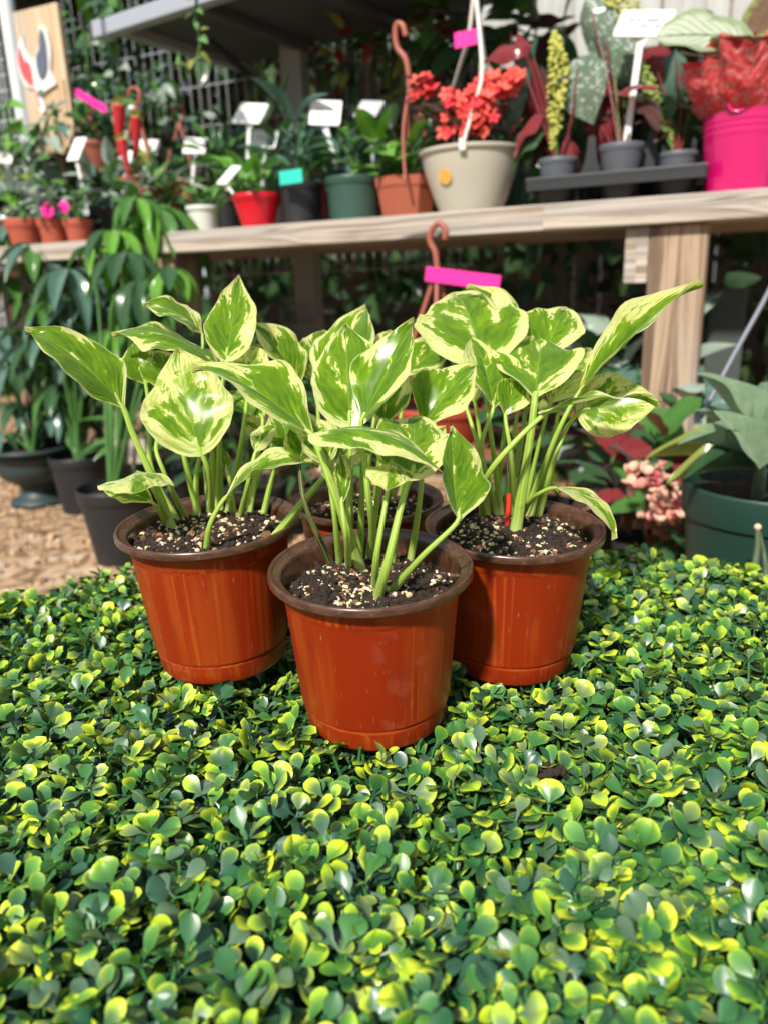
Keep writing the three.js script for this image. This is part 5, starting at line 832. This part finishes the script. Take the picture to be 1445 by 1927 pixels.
{ // big dark green pot with silvery sage
  const dS = 0.86, c = P(1462, 905, dS), k = dS / FPX, t = thing('sage_pot', 'large dark green pot with broad silvery felted leaves at right', 'potted plant', c.clone().setY(0)), h = c.y, RR = 168 * k;
  part('pot', potGeo(RR, RR * 0.72, h, { band: 0.14, lip: 0.005 }), plastic(COL(0.012, 0.045, 0.03), { roughness: 0.5 }), t); part('soil', at(new THREE.CircleGeometry(RR * 0.94, 32).rotateX(-Math.PI / 2), 0, h * 0.93, 0), M.soil, t);
  const q = (x, y, d = dS) => local(t, P(x, y, d)), sg = (x, y, tx, ty, d0, d1, w, n, m = LM.sage, g = UL.felt) => { const a = q(x, y, d0), b = q(tx, ty, d1), ax = b.clone().sub(a); leafAt(t, g, m, a, ax, camDir(...n), ax.length(), w * 0.82 * k); };
  sg(1425, 870, 1355, 676, 0.84, 0.86, 90, [0.3, 0.2, 0.9]); sg(1430, 870, 1310, 790, 0.83, 0.8, 72, [0, 0.9, 0.4]); sg(1425, 880, 1375, 770, 0.8, 0.78, 78, [0.2, 0.2, 1]); sg(1430, 880, 1450, 690, 0.84, 0.87, 70, [-0.3, 0.2, 0.9]); sg(1435, 880, 1530, 700, 0.85, 0.87, 90, [-0.3, 0.4, 0.9]);
  sg(1425, 885, 1262, 868, 0.84, 0.86, 95, [0, 0.9, 0.5], LM.olive); sg(1425, 880, 1232, 815, 0.88, 0.92, 84, [0, 0.85, 0.6], LM.olive); sg(1430, 875, 1395, 725, 0.86, 0.89, 80, [0.1, 0.2, 1]); sg(1435, 875, 1480, 740, 0.83, 0.84, 78, [-0.2, 0.3, 0.9]); sg(1428, 880, 1340, 745, 0.87, 0.9, 76, [0.3, 0.4, 0.9]); sg(1430, 885, 1310, 850, 0.84, 0.8, 60, [0, 0.9, 0.4], LM.deep);  sg(1440, 880, 1560, 820, 0.86, 0.86, 90, [0, 0.9, 0.4]); sg(1440, 885, 1500, 930, 0.82, 0.76, 70, [0, 0.95, 0.3]);
  part('stems', tube([V(q(1430, 885).x, h * 0.9, q(1430, 885).z), q(1430, 890, 0.84), q(1430, 868, 0.84)], 0.008, 0.006, 6, 8), LM.sage, t);
  part('wire_hanger', tube([q(1318, 785, 0.93), q(1380, 668, 0.93), q(1450, 540, 0.93), q(1500, 430, 0.93)], 0.0032, 0.0032, 10, 7), plastic(COL(0.16, 0.17, 0.2)), t);
}
{ // pointed pale leaf at the right edge
  const d = 0.74, b = P(1425, 1110, d), t = thing('snake_plant', 'pale pointed snake plant leaves at the right edge beyond the mat', 'plant', b.clone().setY(0)), q = (x, y, dd = d) => local(t, P(x, y, dd)), sm = phys({ color: COL(0.1, 0.14, 0.07), roughness: 0.6, transmission: 0.3, thickness: 0 });
  part('leaf', tube([V(0, 0, 0), q(1415, 1090), q(1424, 1040), q(1425, 992)], 0.012, 0.0022, 14, 8), sm, t); part('leaf', tube([V(0.01, 0, 0), q(1440, 1090), q(1440, 1060, 0.75), q(1428, 1000, 0.75)], 0.01, 0.0015, 14, 8), sm, t);
  part('dry_tip', at(new THREE.SphereGeometry(0.0036, 10, 8), 0, 0, 0), std({ color: COL(0.6, 0.45, 0.3), roughness: 0.9 }), t, q(1425, 992));
}
{ // price card on the ground
  const cardMat = std({ color: COL(0.42, 0.36, 0.28), roughness: 0.8 }), p = P(248, 850, 1.45), k = 1.45 / FPX, t = thing('price_card', 'small off white card on a stick behind the left pothos stalks', 'card', p.clone().setY(0)); part('card', new RoundedBoxGeometry(56 * k, 46 * k, 0.003, 1, 0.001), cardMat, t, V(0, p.y, 0)); part('stick', new RoundedBoxGeometry(0.006, p.y, 0.003, 1, 0.001), cardMat, t, V(0, p.y / 2, -0.0032));
  part('mark', new THREE.PlaneGeometry(18 * k, 18 * k), std({ color: COL(0.22, 0.2, 0.18), roughness: 0.7 }), t, V(-4 * k, p.y, 0.0022));
}
renderer.render(scene, camera);
